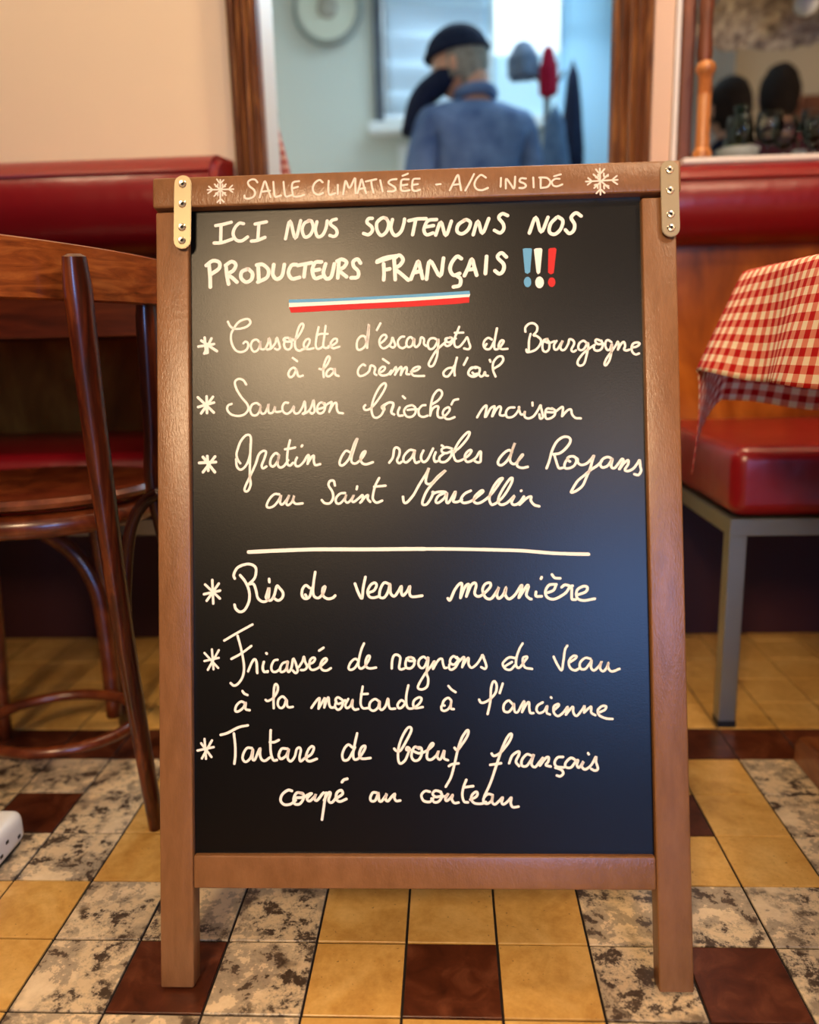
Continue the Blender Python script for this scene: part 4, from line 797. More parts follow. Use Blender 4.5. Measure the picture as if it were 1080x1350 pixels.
bm = NB(); bx(bm, (ML-.044, WY-.018, 0), (ML-.034, WY, H), .002); struct('trim_4', bm, M_white)

# framed interior window on the right: ledge, frame, turned colonnette, pane
fr = thing('interior_window', 'brown wooden framed interior window with turned honey colonnette, above the right bench', 'window', (ML, WY, MB_))
def loc(o, p):  # child built in world coordinates: shift into the thing's space
    o.data.transform(Matrix.Translation(-Vector(p))); return o
bm = NB()
bx(bm, (ML-.03, WY-.012, MB_-.03), (ML-.004, WY+.03, MT), .004); bx(bm, (MR-.01, WY-.02, MB_-.03), (MR+.03, WY+.03, MT), .004); bx(bm, (ML-.03, WY-.02, MT-.02), (MR+.03, WY+.03, MT+.04), .004)
loc(link('frame', bm, M_brownwall, fr), fr.location)
bm = NB(); bx(bm, (ML-.03, WY-.055, MB_-.012), (MR+.03, WY+.04, MB_-.001), .002); loc(link('ledge', bm, M_white, fr), fr.location)
bm = NB()
prof = [(.0, 0), (.018, .001), (.018, .012), (.0135, .018), (.0125, .07), (.0135, .115)]
z = .115
for k in range(7): prof += [(.0142, z), (.0115, z+.0025)]; z += .005
prof += [(.0145, z), (.0185, z+.008), (.0190, z+.013), (.0165, z+.019), (.011, z+.024), (.0, z+.026)]
lathe(bm, prof, 24, (ML+.010, WY-.036, MB_))
loc(link('colonnette', bm, M_gold, fr, smooth=True, angle=.6), fr.location)
bm = NB()
lathe(bm, [(.0, z+.024), (.013, z+.025), (.015, z+.04), (.012, z+.09), (.0145, z+.14), (.012, z+.15), (.02, z+.165), (.013, z+.18), (.013, z+.95), (0, z+.951)], 20, (ML+.008, WY-.03, MB_))
loc(link('upper_shaft', bm, M_brownwall, fr, smooth=True, angle=.6), fr.location)
bm = NB(); bx(bm, (ML-.004, WY+.06, MB_), (MR-.01, WY+.064, MT-.02)); loc(link('pane', bm, M_glass, fr), fr.location)

# ---------------------------------------------------------------- the sandwich board
LEAN = .23937
sb = thing('sandwich_board', 'brown wooden sandwich board sign with handwritten French menu on black panel', 'sign', (-.25142, .02836, 0), .0064)
BM = Matrix.Rotation(-LEAN, 4, 'X')
def bpart(name, lo, hi, m, bev=.002, parent=sb, mx=BM, seg=3):
    bm = NB(); bx(bm, lo, hi, bev, seg); bmesh.ops.transform(bm, matrix=mx, verts=bm.verts[:])
    return link(name, bm, m, parent, smooth=True, angle=.5)
bpart('leg', (-.0005, 0, .003), (.0345, .024, .8155), M_frame_v, .0022)
bpart('leg', (.5105, 0, .003), (.5455, .024, .8145), M_frame_v, .0022)
bar = bpart('top_rail', (-.0025, -.004, .8185), (.5505, .030, .8510), M_frame_h, .0028)
bpart('bottom_rail', (.0345, .0008, .1043), (.5105, .022, .1384), M_frame_h, .0026)
pan = bpart('chalkboard_panel', (.034, .008, .136), (.511, .012, .8225), M_slate, 0)
# rear frame, hinged at the top
RM = Matrix.Translation((0, .452, 0)) @ Matrix.Rotation(LEAN, 4, 'X')
for a in ((-.0005), (.5105)): bpart('rear_leg', (a, -.024, .006), (a+.035, 0, .83), M_frame_v, .002, mx=RM)
bpart('rear_rail', (.0345, -.022, .10), (.5105, -.002, .14), M_frame_h, .002, mx=RM)
bpart('rear_top_rail', (.0345, -.022, .79), (.5105, -.002, .828), M_frame_h, .002, mx=RM)
bpart('rear_panel', (.034, -.013, .14), (.511, -.009, .79), M_slate, 0, mx=RM)
# zinc mending plates with four screws each
def plate(uc, v0, v1, tilt):
    wd, th = .0092, .0016
    P = []
    for k in range(9): a = PI*k/8; P.append((wd*math.cos(a), (v1-v0)/2-wd + wd*math.sin(a)))
    for k in range(9): a = PI + PI*k/8; P.append((wd*math.cos(a), -(v1-v0)/2+wd + wd*math.sin(a)))
    bm = NB(); prism(bm, P, -th, 0, 'Y')
    ed = [e for e in bm.edges if all(abs(v.co.y+th) < 1e-6 for v in e.verts)]
    bmesh.ops.bevel(bm, geom=ed, offset=.0006, segments=2, affect='EDGES')
    PMx = BM @ Matrix.Translation((uc, -.0042, (v0+v1)/2)) @ Matrix.Rotation(tilt, 4, 'Y')
    bmesh.ops.transform(bm, matrix=PMx, verts=bm.verts[:])
    p = link('mending_plate', bm, M_zinc, sb, smooth=True, angle=.7)
    for h in (.0296, .0083, -.0165, -.0305):
        bm = NB(); lathe(bm, [(.0042, 0), (.0041, .0007), (.0034, .0014), (.0017, .0011), (.0016, .0004), (0, .0004)], 16)
        bmesh.ops.transform(bm, matrix=PMx @ Matrix.Translation((0, -th, h)) @ Matrix.Rotation(PI/2, 4, 'X'), verts=bm.verts[:])
        for f in bm.faces:
            pass
        s = link('screw', bm, None, p, smooth=True, angle=.6, mats=[M_screw, M_hole])
        c = PMx @ Vector((0, -th, h))
        for q in s.data.polygons:
            if (q.center - c).length < .0013: q.material_index = 1
plate(.0302, .7735, .8520, .018)
plate(.5383, .7705, .8500, -.004)

# handwriting: flat marker strokes on panel and top rail (u, v in millimetres)
STROKES = json.loads(STROKE_JSON)
def ribbon(bm, P, wd, y):
    n = len(P)
    L_, R_ = [], []
    for i in range(n):
        a = P[max(0, i-1)]; b = P[min(n-1, i+1)]
        t = (b-a); t = t.normalized() if t.length > 1e-9 else Vector((1, 0))
        q = Vector((-t.y, t.x)) * wd/2 * (1 + .07*noise.noise(Vector((P[i].x*90, P[i].y*90, wd*500))))
        L_.append(bm.verts.new((P[i].x+q.x, y, P[i].y+q.y))); R_.append(bm.verts.new((P[i].x-q.x, y, P[i].y-q.y)))
    for i in range(n-1): bm.faces.new((L_[i], L_[i+1], R_[i+1], R_[i]))
    for i, s in ((0, -1), (n-1, 1)):
        a, b = (P[0], P[1]) if i == 0 else (P[-1], P[-2])
        t = (a-b).normalized(); q = Vector((-t.y, t.x)); ring = []
        for k in range(9):
            an = -PI/2 + PI*k/8; d = (t*math.cos(an) + q*math.sin(an))*wd/2
            ring.append(bm.verts.new((P[i].x+d.x, y, P[i].y+d.y)))
        bm.faces.new(ring)
for G in STROKES:
    base = -.004 if G['p'] == 'bar' else .008
    bm = NB(); k = 0
    for s in G['s']:
        P = [Vector((s[q]/1000, s[q+1]/1000)) for q in range(1, len(s), 2)]
        y = base - .00022 - .000012*k; k += 1
        if s[0] == 0:
            f = [bm.verts.new((p.x, y, p.y)) for p in P]; bm.faces.new(f)
        else:
            if len(P) > 2: P = [Vector((p[0], p[1])) for p in crm([(p.x, p.y, 0) for p in P], 5)]
            ribbon(bm, P, s[0]/1000, y)
    for f in bm.faces:
        f.normal_update()
        if f.normal.y > 0: f.normal_flip()
    bmesh.ops.transform(bm, matrix=BM, verts=bm.verts[:])
    m = {'blue': M_blue, 'red': M_red}.get(G['c'], M_chalk_bar if G['p'] == 'bar' else M_chalk)
    o = link(G['n'], bm, m, bar if G['p'] == 'bar' else pan)
    if G['c'] != 'w': o['label'] = G['c'] + ' ' + G['n'].replace('_', ' ')

# ---------------------------------------------------------------- benches
def soft(bm, lo, hi, r, bulge=.0):
    """padded box: rounded edges and a slightly swollen face"""
    vs_ = bx(bm, lo, hi, r, 5)
    return vs_
def bench(name_label, x0, x1, y_front, zt, padz, pad_y, side, px0=None, px1=None):
    t = thing('bench', name_label, 'bench', (x0 if side > 0 else x1, y_front, 0))
    P0 = Vector(t.location)
    def pt(n, bm, m, **k):
        o = link(n, bm, m, t, **k); return loc(o, P0)
    bm = NB(); bx(bm, (x0, y_front, zt-.115), (x1, WY-.03, zt), .026, 5); pt('seat', bm, M_vinyl, smooth=True)
    # rolled backrest cushion
    a, b = (px0 if px0 is not None else x0), (px1 if px1 is not None else x1)
    z0, z1 = padz; h = z1-z0; d = WY - .01 - pad_y
    prof = []
    for k in range(25):
        an = -PI/2 + PI*k/24
        prof.append((WY-.021 - (d-.011)*max(0, math.cos(an))**.55, z0+h/2 + h/2*math.sin(an)))
    prof += [(WY-.021, z1), (WY-.021, z0)]
    bm = NB(); prism(bm, prof, a, b, 'X')
    es = [e for e in bm.edges if abs(e.verts[0].co.x-e.verts[1].co.x) < 1e-6]
    bmesh.ops.bevel(bm, geom=es, offset=.012, segments=3, affect='EDGES')
    pt('backrest', bm, M_vinyl, smooth=True, angle=.7)
    bm = NB(); tube(bm, [(a+.012, WY-.012-d*.93, z1-h*.24), (b-.012, WY-.012-d*.93, z1-h*.24)], .0028, 8); pt('piping', bm, M_vinyl, smooth=True)
    # golden plywood back board between seat and cushion, in panels
    n = max(1, round((x1-x0)/.6)); st = (x1-x0)/n
    for k in range(n):
        bm = NB(); bx(bm, (x0+st*k+.001, WY-.03, zt-.1), (x0+st*(k+1)-.001, WY-.001, z1-.06), .002); pt('back_panel', bm, M_ply)
    bm = NB(); bx(bm, (x0+.03, WY-.04, .0), (x1, WY-.002, zt-.116), .002); pt('kick_board', bm, mat('dark_red_board', (50, 8, 9), .5))
    # square steel frame
    f = .028
    bm = NB(); bx(bm, (x0+.002, y_front+.004, zt-.116-f), (x1-.002, y_front+.004+f, zt-.116), .001)
    e = x0+.002 if side > 0 else x1-.002-f
    bx(bm, (e, y_front+.004+f, zt-.116-f), (e+f, WY-.045, zt-.116), .001); pt('seat_rail', bm, M_steel)
    xs = [e + (k*.95)*side for k in range(3) if x0-.01 <= e+(k*.95)*side <= x1-.02]
    for xx in xs:
        for yy in (y_front+.004, WY-.045-f):
            bm = NB(); bx(bm, (xx, yy, .004), (xx+f, yy+f, zt-.116-f), .001); pt('leg', bm, M_steel)
            bm = NB(); bx(bm, (xx-.001, yy-.001, 0), (xx+f+.001, yy+f+.001, .012), .001); pt('foot', bm, M_black)
    return t
bench('dark red vinyl bench on steel legs, right of the board behind the checked table', .500, 2.6, .600, .476, (.822, .970), .955, 1, .418, 2.6)
bench('dark red vinyl bench behind the brown chair and table at left', -2.2, -.372, .660, .476, (.835, 1.014), .90, -1)

# ---------------------------------------------------------------- right table under gingham cloth
TX, TY, TZ = .474, .512, .735
tb = thing('dining_table', 'wooden pedestal table hidden under red checked cloth at right edge', 'table', (TX+.35, TY-.4, 0))
def loc2(o, t): return loc(o, t.location)
bm = NB(); bx(bm, (TX+.004, TY-.8, TZ-.03), (TX+.75, TY-.004, TZ-.003), .004); loc2(link('table_top', bm, M_mahog_t, tb), tb)
for xx in (.590,):
    bm = NB()
    prism(bm, [(TY-.70, 0), (TY-.015, 0), (TY-.015, .030), (TY-.03, .048), (TY-.30, .066), (TY-.42, .066), (TY-.68, .048), (TY-.70, .030)], xx-.008, xx+.052, 'X')
    bmesh.ops.bevel(bm, geom=bm.edges[:], offset=.003, segments=2, affect='EDGES')
    loc2(link('foot', bm, wood('worn_brown_foot', (92, 48, 20), (128, 74, 36), (150, 98, 58), (30, 8, 30), .4), tb), tb)
bm = NB(); bx(bm, (.79, TY-.42, .06), (.85, TY-.34, TZ-.03), .006); loc2(link('column', bm, M_black, tb), tb)
bm = NB(); bx(bm, (.60, TY-.40, .03), (.85, TY-.36, .06), .004); loc2(link('crossbar', bm, M_black, tb), tb)
# cloth
bm = NB(); uvl = bm.loops.layers.uv.new('UVMap')
DL, DF = .150, .205
xs = [-DL + DL*k/22 for k in range(22)] + [.9*k/40 for k in range(41)]
ys = [-.9 + .9*k/40 for k in range(40)] + [DF*k/26 for k in range(27)]
grid = []
for a in xs:
    row = []
    for b in ys:
        du, dv = max(0, -a), max(0, b)
        Lh = math.hypot(du, dv)
        if Lh < 1e-6: p = Vector((TX+a, TY+b, TZ))
        else:
            nx, ny = -du/Lh, dv/Lh
            th = math.atan2(dv, du)               # 0: left side, pi/2: far side
            s = a if dv > 0 and du == 0 else b
            corner = math.sin(2*th) if du > 0 and dv > 0 else 0
            if corner > 0: fl = .40 - .14*corner*(Lh/.25)
            else:
                dist = abs(s)
                fl = .14 + .26*math.exp(-dist/.09) + .07*math.sin(dist*34)
            # pleats close to the corner
            fold = 1 - .12*corner * (Lh/.25)
            r0 = .006
            out = (r0*(1-math.exp(-Lh/r0)) + Lh*math.sin(fl))*fold
            dn = max(0, Lh - r0*.7)*math.cos(fl) * (1 + .22*corner)
            if corner > 0:
                tw = .35*math.sin(2*th)*(Lh/.25); c, s_ = math.cos(tw), math.sin(tw); nx, ny = nx*c-ny*s_, nx*s_+ny*c
            p = Vector((TX+max(a, 0)+nx*out, TY+min(b, 0)+ny*out, TZ-dn))
        p.z += .0012*noise.noise(Vector((a*14, b*14, 0)))
        row.append((bm.verts.new(p), (a, b)))
    grid.append(row)
for i in range(len(xs)-1):
    for j in range(len(ys)-1):
        q = (grid[i][j], grid[i+1][j], grid[i+1][j+1], grid[i][j+1])
        f = bm.faces.new([v for v, _ in q]); f.smooth = True
        for l, (_, uv) in zip(f.loops, q): l[uvl].uv = (uv[0]+uv[1]*.04, uv[1])
cl = link('tablecloth', bm, M_cloth)
tag(cl, 'red and cream gingham tablecloth draped over the table at right', 'tablecloth')
sd = cl.modifiers.new('thick', 'SOLIDIFY'); sd.thickness = .0012; sd.offset = 1

# unseen chair added so its back keeps window light off the bench front
rc_ = thing('light_blocking_chair', 'added black padded chair outside the picture at right, shading the bench front', 'chair', (.88, -.30, 0))
bm = NB(); bx(bm, (-.22, -.22, .42), (.22, .20, .48), .018, 3); link('seat', bm, M_black, rc_, smooth=True)
bm = NB(); bx(bm, (-.22, -.26, .46), (.22, -.222, .93), .014, 3); link('backrest', bm, M_black, rc_, smooth=True)
for x in (-.205, .175):
    for y in (-.255, .16):
        bm = NB(); bx(bm, (x, y, 0), (x+.03, y+.03, .43), .003); link('leg', bm, M_mahog, rc_)

# ---------------------------------------------------------------- left table
lt = thing('dining_table', 'dark brown wooden table behind the nearest chair at left', 'table', (-1.05, .70, 0))
bm = NB(); bx(bm, (-1.75, .50, .735), (-.24, .99, .762), .004); loc2(link('table_top', bm, M_mahog_t, lt), lt)
bm = NB(); bx(bm, (-1.70, .525, .668), (-.29, .545, .735), .002); bx(bm, (-1.70, .945, .668), (-.29, .965, .735), .002); bx(bm, (-.31, .545, .668), (-.29, .945, .735), .002); bx(bm, (-1.70, .545, .668), (-1.68, .945, .735), .002)
loc2(link('apron', bm, M_mahog_t, lt), lt)
bm = NB(); lathe(bm, [(0, .03), (.03, .03), (.034, .10), (.026, .2), (.026, .58), (.05, .66), (0, .668)], 20, (-1.0, .56, 0)); loc2(link('column', bm, M_black, lt, smooth=True, angle=.6), lt)
bm = NB(); lathe(bm, [(0, 0), (.07, 0), (.07, .006), (.04, .026), (0, .032)], 28, (-1.0, .56, 0)); loc2(link('base', bm, M_black, lt, smooth=True, angle=.6), lt)
bm = NB(); bx(bm, (-.76, .520, .690), (-.645, .5245, .702), .002); loc2(link('edge_strip', bm, M_steel, lt), lt); lt.children[-1]['label'] = 'dull metal strip on the table edge'

# ---------------------------------------------------------------- near chair, seen from behind
ch = thing('dining_chair', 'dark wooden chair with broad curved top rail, seen from behind beside the board', 'chair', (-.36, .30, 0))
def cpt(n, bm, m, p=None, **k):
    o = link(n, bm, m, p or ch, **k); return loc(o, ch.location)
# top rail: wide curved board
rc = [(-.545, .075), (-.47, .125), (-.405, .195), (-.352, .285), (-.318, .375), (-.300, .465)]
C2 = crm([(x, y, 0) for x, y in rc], 8)
bm = NB(); rings = []
n = len(C2)
for i, c in enumerate(C2):
    t = (C2[min(n-1, i+1)] - C2[max(0, i-1)]).normalized(); q = Vector((-t.y, t.x, 0))*.0095
    s = i/(n-1); e = min(1, min(s, 1-s)/.08); e = math.sqrt(max(0, 1-(1-e)**2))
    zc = .7435 - .014*s; hh = (.034-.009*s)*(.45+.55*e)
    prof = [(-1, -1), (-1, 1), (-.6, 1.06), (.6, 1.06), (1, 1), (1, -1), (.6, -1.06), (-.6, -1.06)]
    rings.append([bm.verts.new(c + q*a + Vector((0, 0, zc + hh*b))) for a, b in prof])
for A, B in zip(rings, rings[1:]):
    for k in range(8): bm.faces.new((A[k], A[(k+1) % 8], B[(k+1) % 8], B[k]))
bm.faces.new(rings[0][::-1]); bm.faces.new(rings[-1]); bmesh.ops.recalc_face_normals(bm, faces=bm.faces[:])
cpt('top_rail', bm, M_mahog_h, smooth=True, angle=.6)
def post(P, R):
    bm = NB(); pts = crm(P, 6); rr = [R[0]+(R[1]-R[0])*k/(len(pts)-1) for k in range(len(pts))]
    rr[0] *= .8
    pts = [pts[0] + (pts[0]-pts[1]).normalized()*.003] + pts; rr = [rr[0]*.55] + rr
    tube(bm, pts, rr, 14, sq=.72, up=(1, 0, 0)); return bm
cpt('rear_leg', post([(-.347, .222, .750), (-.352, .240, .55), (-.356, .27, .28), (-.359, .316, 0)], (.0205, .0140)), M_mahog, smooth=True, angle=.7)
cpt('rear_leg', post([(-.330, .378, .715), (-.338, .385, .55), (-.343, .39, .44), (-.310, .42, .2), (-.290, .43, 0)], (.0185, .013)), M_mahog, smooth=True, angle=.7)
SX, SY, SZ = -.565, .480, .452
bm = NB(); lathe(bm, [(0, .0), (.150, .001), (.176, .003), (.190, .008), (.192, .014), (.186, .020), (.168, .018), (.12, .012), (0, .010)], 40, (0, 0, 0)); bmesh.ops.transform(bm, matrix=Matrix.Translation((SX, SY, SZ-.012)) @ Matrix.Diagonal((1, .84, 1, 1)), verts=bm.verts[:])
cpt('seat', bm, M_bent, smooth=True, angle=.6)
bm = NB(); tube(bm, [(SX+.172*math.cos(2*PI*k/40), SY+.142*math.sin(2*PI*k/40), SZ-.030) for k in range(40)], .017, 10, closed=True)
cpt('seat_ring', bm, M_bent, smooth=True)
bm = NB(); tube(bm, crm([(-.762, .575, .03), (-.750, .585, .25), (-.71, .60, .352), (-.653, .60, .368), (-.580, .60, .328), (-.542, .60, .265), (-.531, .595, .184), (-.528, .59, .03)], 6), .0135, 10)
cpt('arched_stretcher', bm, M_bent, smooth=True)
for a in (1.35, 2.5):
    x, y = SX+.155*math.cos(a), SY+.125*math.sin(a)
    bm = NB(); tube(bm, crm([(x, y, SZ-.02), (x+.01*math.cos(a), y+.01*math.sin(a), .22), (x+.03*math.cos(a), y+.02*math.sin(a), 0)], 6), [.014-.0003*k for k in range(13)], 12)
    cpt('front_leg', bm, M_bent, smooth=True)
bm = NB(); tube(bm, crm([(-.330, .37, .462), (-.350, .37, .452), (-.367, .37, .432), (-.379, .37, .402), (-.387, .37, .36), (-.390, .36, .31), (-.385, .345, .27), (-.368, .30, .235)], 6), .0085, 10)
cpt('bentwood_brace', bm, mat('dark_polished_bentwood', (44, 18, 12), .2), smooth=True)
bm = NB(); tube(bm, [(SX+.12*math.cos(2*PI*k/32), SY+.10*math.sin(2*PI*k/32), .075) for k in range(32)], .009, 8, closed=True)
cpt('stretcher_ring', bm, M_bent, smooth=True)

# white plastic box on the floor, cut by the left edge
pb = thing('plastic_box', 'white rounded plastic box with small dark slots on the floor at left edge', 'box', (-.60, .235, 0))
bm = NB(); bx(bm, (-.70, .190, .006), (-.522, .280, .052), .014, 4); loc2(link('shell', bm, M_plas, pb, smooth=True), pb)
bm = NB(); bx(bm, (-.69, .196, 0), (-.530, .274, .008), .002); loc2(link('base', bm, M_black, pb), pb)
for k, (y, zz) in enumerate(((.212, .020), (.228, .030), (.255, .02))):
    bm = NB(); bx(bm, (-.5235, y, zz), (-.5212, y+.006, zz+.004), .0003); loc2(link('slot', bm, M_black, pb), pb)

# ---------------------------------------------------------------- people
def skinned(name, chains, m, parent, root=0, sub=2):
    """chains: lists of (x,y,z,r); equal points are merged so limbs join"""
    V, E, R, idx = [], [], [], {}
    for c in chains:
        prev = None
        for p in c:
            k = tuple(round(x, 4) for x in p[:3])
            if k not in idx: idx[k] = len(V); V.append(k); R.append(p[3])
            i = idx[k]
            if prev is not None and prev != i: E.append((prev, i))
            prev = i
    me = D.meshes.new(name); me.from_pydata(V, E, []); me.materials.append(m)
    o = D.objects.new(name, me); COL.objects.link(o); o.parent = parent
    md = o.modifiers.new('skin', 'SKIN'); md.use_smooth_shade = True; md.branch_smoothing = .6
    sv = me.skin_vertices[0].data
    for i, r in enumerate(R):
        rr = r if isinstance(r, tuple) else (r, r)
        sv[i].radius = rr; sv[i].use_root = (i == root)
    o.modifiers.new('sub', 'SUBSURF').levels = sub; o.modifiers['sub'].render_levels = sub
    return o
def person(label, at, rz, hgt, jacket, trousers, hair, cap=None, group=None, arms='down', scarf=None, hoff=(0, 0, 0), hyaw=0):
    t = thing('person', label, 'person', at, rz, group); s = hgt/1.75
    def S(c): return [(x*s, y*s, z*s, (tuple(q*s for q in r) if isinstance(r, tuple) else r*s)) for x, y, z, r in c]
    # figure faces +y locally
    pel = (0, 0, .95, (.15, .105))
    torso = [pel, (0, .0, 1.08, (.135, .10)), (0, .01, 1.25, (.165, .115)), (0, 0, 1.39, (.15, .10)), (0, .005, 1.465, .062), (0, .02, 1.53, .055), (0, .03, 1.60, .06)]
    ch_ = [torso]; sleeves = []; hands = []
    for sd_ in (-1, 1):
        sh = (sd_*.175, 0, 1.41, .062)
        if arms == 'down': el, wr = (sd_*.235, -.02, 1.13, .043), (sd_*.235, .08, .89, .028)
        elif arms == 'front': el, wr = (sd_*.225, .03, 1.14, .043), (sd_*.10, .24, 1.10, .028)
        d = Vector(wr[:3]) - Vector(el[:3]); d.normalize()
        pm = Vector(wr[:3]) + d*.075
        arm = [torso[3], sh, el, wr, (*pm, .024)]
        ch_.append(arm); sleeves.append([torso[3], (sh[0], sh[1], sh[2], .08), (el[0], el[1], el[2], .06), (*(Vector(wr[:3])-d*.02), .043)])
        side = d.cross(Vector((0, 0, 1)) if abs(d.z) < .8 else Vector((0, 1, 0))).normalized(); nrm = d.cross(side)
        for k, (off, ln) in enumerate(((-.030, .068), (-.010, .078), (.010, .074), (.029, .058))):
            b = pm + side*off + d*.012; c1 = b + d*ln*.45 + nrm*.006; c2_ = b + d*ln*.8 + nrm*.022
            ch_.append([(*pm, .024), (*b, .0095), (*c1, .0088), (*c2_, .0072)])
        b = Vector(wr[:3]) + d*.035 + side*-.028
        ch_.append([wr, (*b, .012), (*(b+d*.03-side*.018+nrm*.01), .0095), (*(b+d*.055-side*.022+nrm*.018), .008)])
        hip = (sd_*.085, 0, .90, .088); kn = (sd_*.10, .015, .50, .058); an = (sd_*.105, -.01, .09, .038); to = (sd_*.12, .11, .035, .03)
        ch_.append([pel, hip, kn, an, (sd_*.108, .03, .045, .036), to])
    body = skinned('body', [S(c) for c in ch_], M_skin, t)
    skinned('jacket', [S([(0, 0, .86, (.175, .125)), (0, 0, 1.0, (.168, .125)), (0, 0, 1.12, (.16, .122)), (0, .01, 1.27, (.195, .138)), (0, 0, 1.40, (.172, .118)), (0, -.005, 1.475, .085)])] +
            [S([(0, 0, 1.40, (.172, .118))] + [q for q in sl[1:]]) for sl in sleeves], jacket, t)
    skinned('trousers', [S([(0, 0, .93, (.155, .112)), (sd_*.087, 0, .87, .10), (sd_*.10, .015, .50, .072), (sd_*.105, -.01, .10, .06)]) for sd_ in (-1, 1)], trousers, t)
    for sd_ in (-1, 1):
        bm = NB(); bx(bm, (sd_*.11*s-.045*s, -.085*s, 0), (sd_*.11*s+.045*s, .185*s, .085*s), .03*s, 4); link('shoe', bm, M_shoe, t, smooth=True)
    # head with face
    hc = (Vector((0, .035, 1.645)) + Vector(hoff))*s; heads = []
    bm = NB(); bmesh.ops.create_uvsphere(bm, u_segments=32, v_segments=24, radius=1)
    for v in bm.verts:
        x, y, z = v.co
        jaw = max(0, -z); wdt = .077*(1-.28*jaw**1.5); dp = .097*(1-.10*jaw)
        nx, ny, nz = x*wdt, y*dp, z*.118
        if y > 0:
            ny += .012*jaw*y                                     # chin
            ny += .024*math.exp(-(x/.16)**2)*math.exp(-((z+.16)/.16)**2)*(y > .5)   # nose
            ny += .006*math.exp(-(x/.3)**2)*math.exp(-((z+.47)/.09)**2)             # mouth
            ny -= .008*math.exp(-((abs(x)-.42)/.16)**2)*math.exp(-((z-.02)/.12)**2) # eye sockets
        v.co = Vector((nx, ny, nz))*s + hc
    hd = link('head', bm, M_skin, t, smooth=True); heads.append(hd)
    for sd_ in (-1, 1):
        bm = NB(); bmesh.ops.create_uvsphere(bm, u_segments=12, v_segments=8, radius=.0115*s)
        bmesh.ops.translate(bm, verts=bm.verts[:], vec=hc+Vector((sd_*.031, .080, .003))*s); link('eye', bm, M_eye, hd, smooth=True)
        bm = NB(); bmesh.ops.create_uvsphere(bm, u_segments=10, v_segments=8, radius=.0058*s)
        bmesh.ops.translate(bm, verts=bm.verts[:], vec=hc+Vector((sd_*.031, .0875, .003))*s); link('iris', bm, M_iris, hd, smooth=True)
        bm = NB(); bmesh.ops.create_uvsphere(bm, u_segments=14, v_segments=10, radius=1)
        for v in bm.verts: v.co = Vector((v.co.x*.010, v.co.y*.018, v.co.z*.031))*s + hc + Vector((sd_*.079, -.006, -.012))*s
        link('ear', bm, M_skin, hd, smooth=True)
    bm = NB(); bmesh.ops.create_uvsphere(bm, u_segments=14, v_segments=8, radius=1)
    for v in bm.verts: v.co = Vector((v.co.x*.024, v.co.y*.008, v.co.z*.007))*s + hc + Vector((0, .098, -.056))*s
    link('mouth', bm, M_lip, hd, smooth=True)
    bm = NB(); bmesh.ops.create_uvsphere(bm, u_segments=36, v_segments=26, radius=1)
    for v in bm.verts:
        x, y, z = v.co; f = 1.10 + .05*noise.noise(v.co*5)
        if y > .25 and z < .45: f = .80
        elif z < -.50: f = .86 if y > -.2 else f
        v.co = Vector((x*.078*f, y*.099*f-.004, z*.115*f))*s + hc
    heads.append(link('hair', bm, hair, t, smooth=True))
    if cap:
        bm = NB(); bmesh.ops.create_uvsphere(bm, u_segments=32, v_segments=20, radius=1)
        for v in bm.verts:
            x, y, z = v.co; z2 = max(z, .0)
            v.co = Vector((x*.094, y*.116, .035+z2*.098+(.006 if z < 0 else 0)*-1))*s + hc
        heads.append(link('cap', bm, cap, t, smooth=True))
        bm = NB(); tube(bm, [(hc.x+.093*s*math.cos(2*PI*k/28), hc.y+.114*s*math.sin(2*PI*k/28), hc.z+.038*s) for k in range(28)], .010*s, 8, closed=True); heads.append(link('cap_band', bm, cap, t, smooth=True))
    if hyaw:
        HM = Matrix.Translation(hc) @ Matrix.Rotation(hyaw, 4, 'Z') @ Matrix.Rotation(-.12, 4, 'X') @ Matrix.Translation(-hc)
        for o in [q for h_ in heads for q in [h_, *h_.children]]: o.data.transform(HM)
    bm = NB(); tube(bm, [(.062*s*math.cos(2*PI*k/20), (.01+.062*math.sin(2*PI*k/20))*s, (1.495-.012*math.sin(2*PI*k/20))*s) for k in range(20)], .020*s, 8, closed=True); link('collar', bm, scarf or jacket, t, smooth=True)
    return t
man = person('person seen from behind in blue jacket and dark knit cap, beyond the doorway', (.17, 2.42, 0), .30, 1.74, M_denim, M_trous, M_grey, M_navy, arms='front', hoff=(-.045, .03, -.035), hyaw=.95)
bm = NB(); tube(bm, crm([(.06, .05, 1.55), (-.06, .07, 1.56), (-.135, .08, 1.525), (-.19, .08, 1.47), (-.235, .07, 1.37)], 6), [.04+.035*math.sin(PI*k/24) for k in range(25)], 12, sq=.6)
link('hood', bm, M_navy, man, smooth=True)['label'] = 'dark navy hood'
person('standing person in maroon top with dark hair, tallest behind the interior window', (1.46, 3.05, 0), -.25, 1.72, M_maroon, M_trous, M_dhair, arms='front')
person('shorter person in dark navy top nearer the colonnette, behind the interior window', (1.13, 2.62, 0), .3, 1.56, M_navy, M_trous, M_dhair, arms='front')

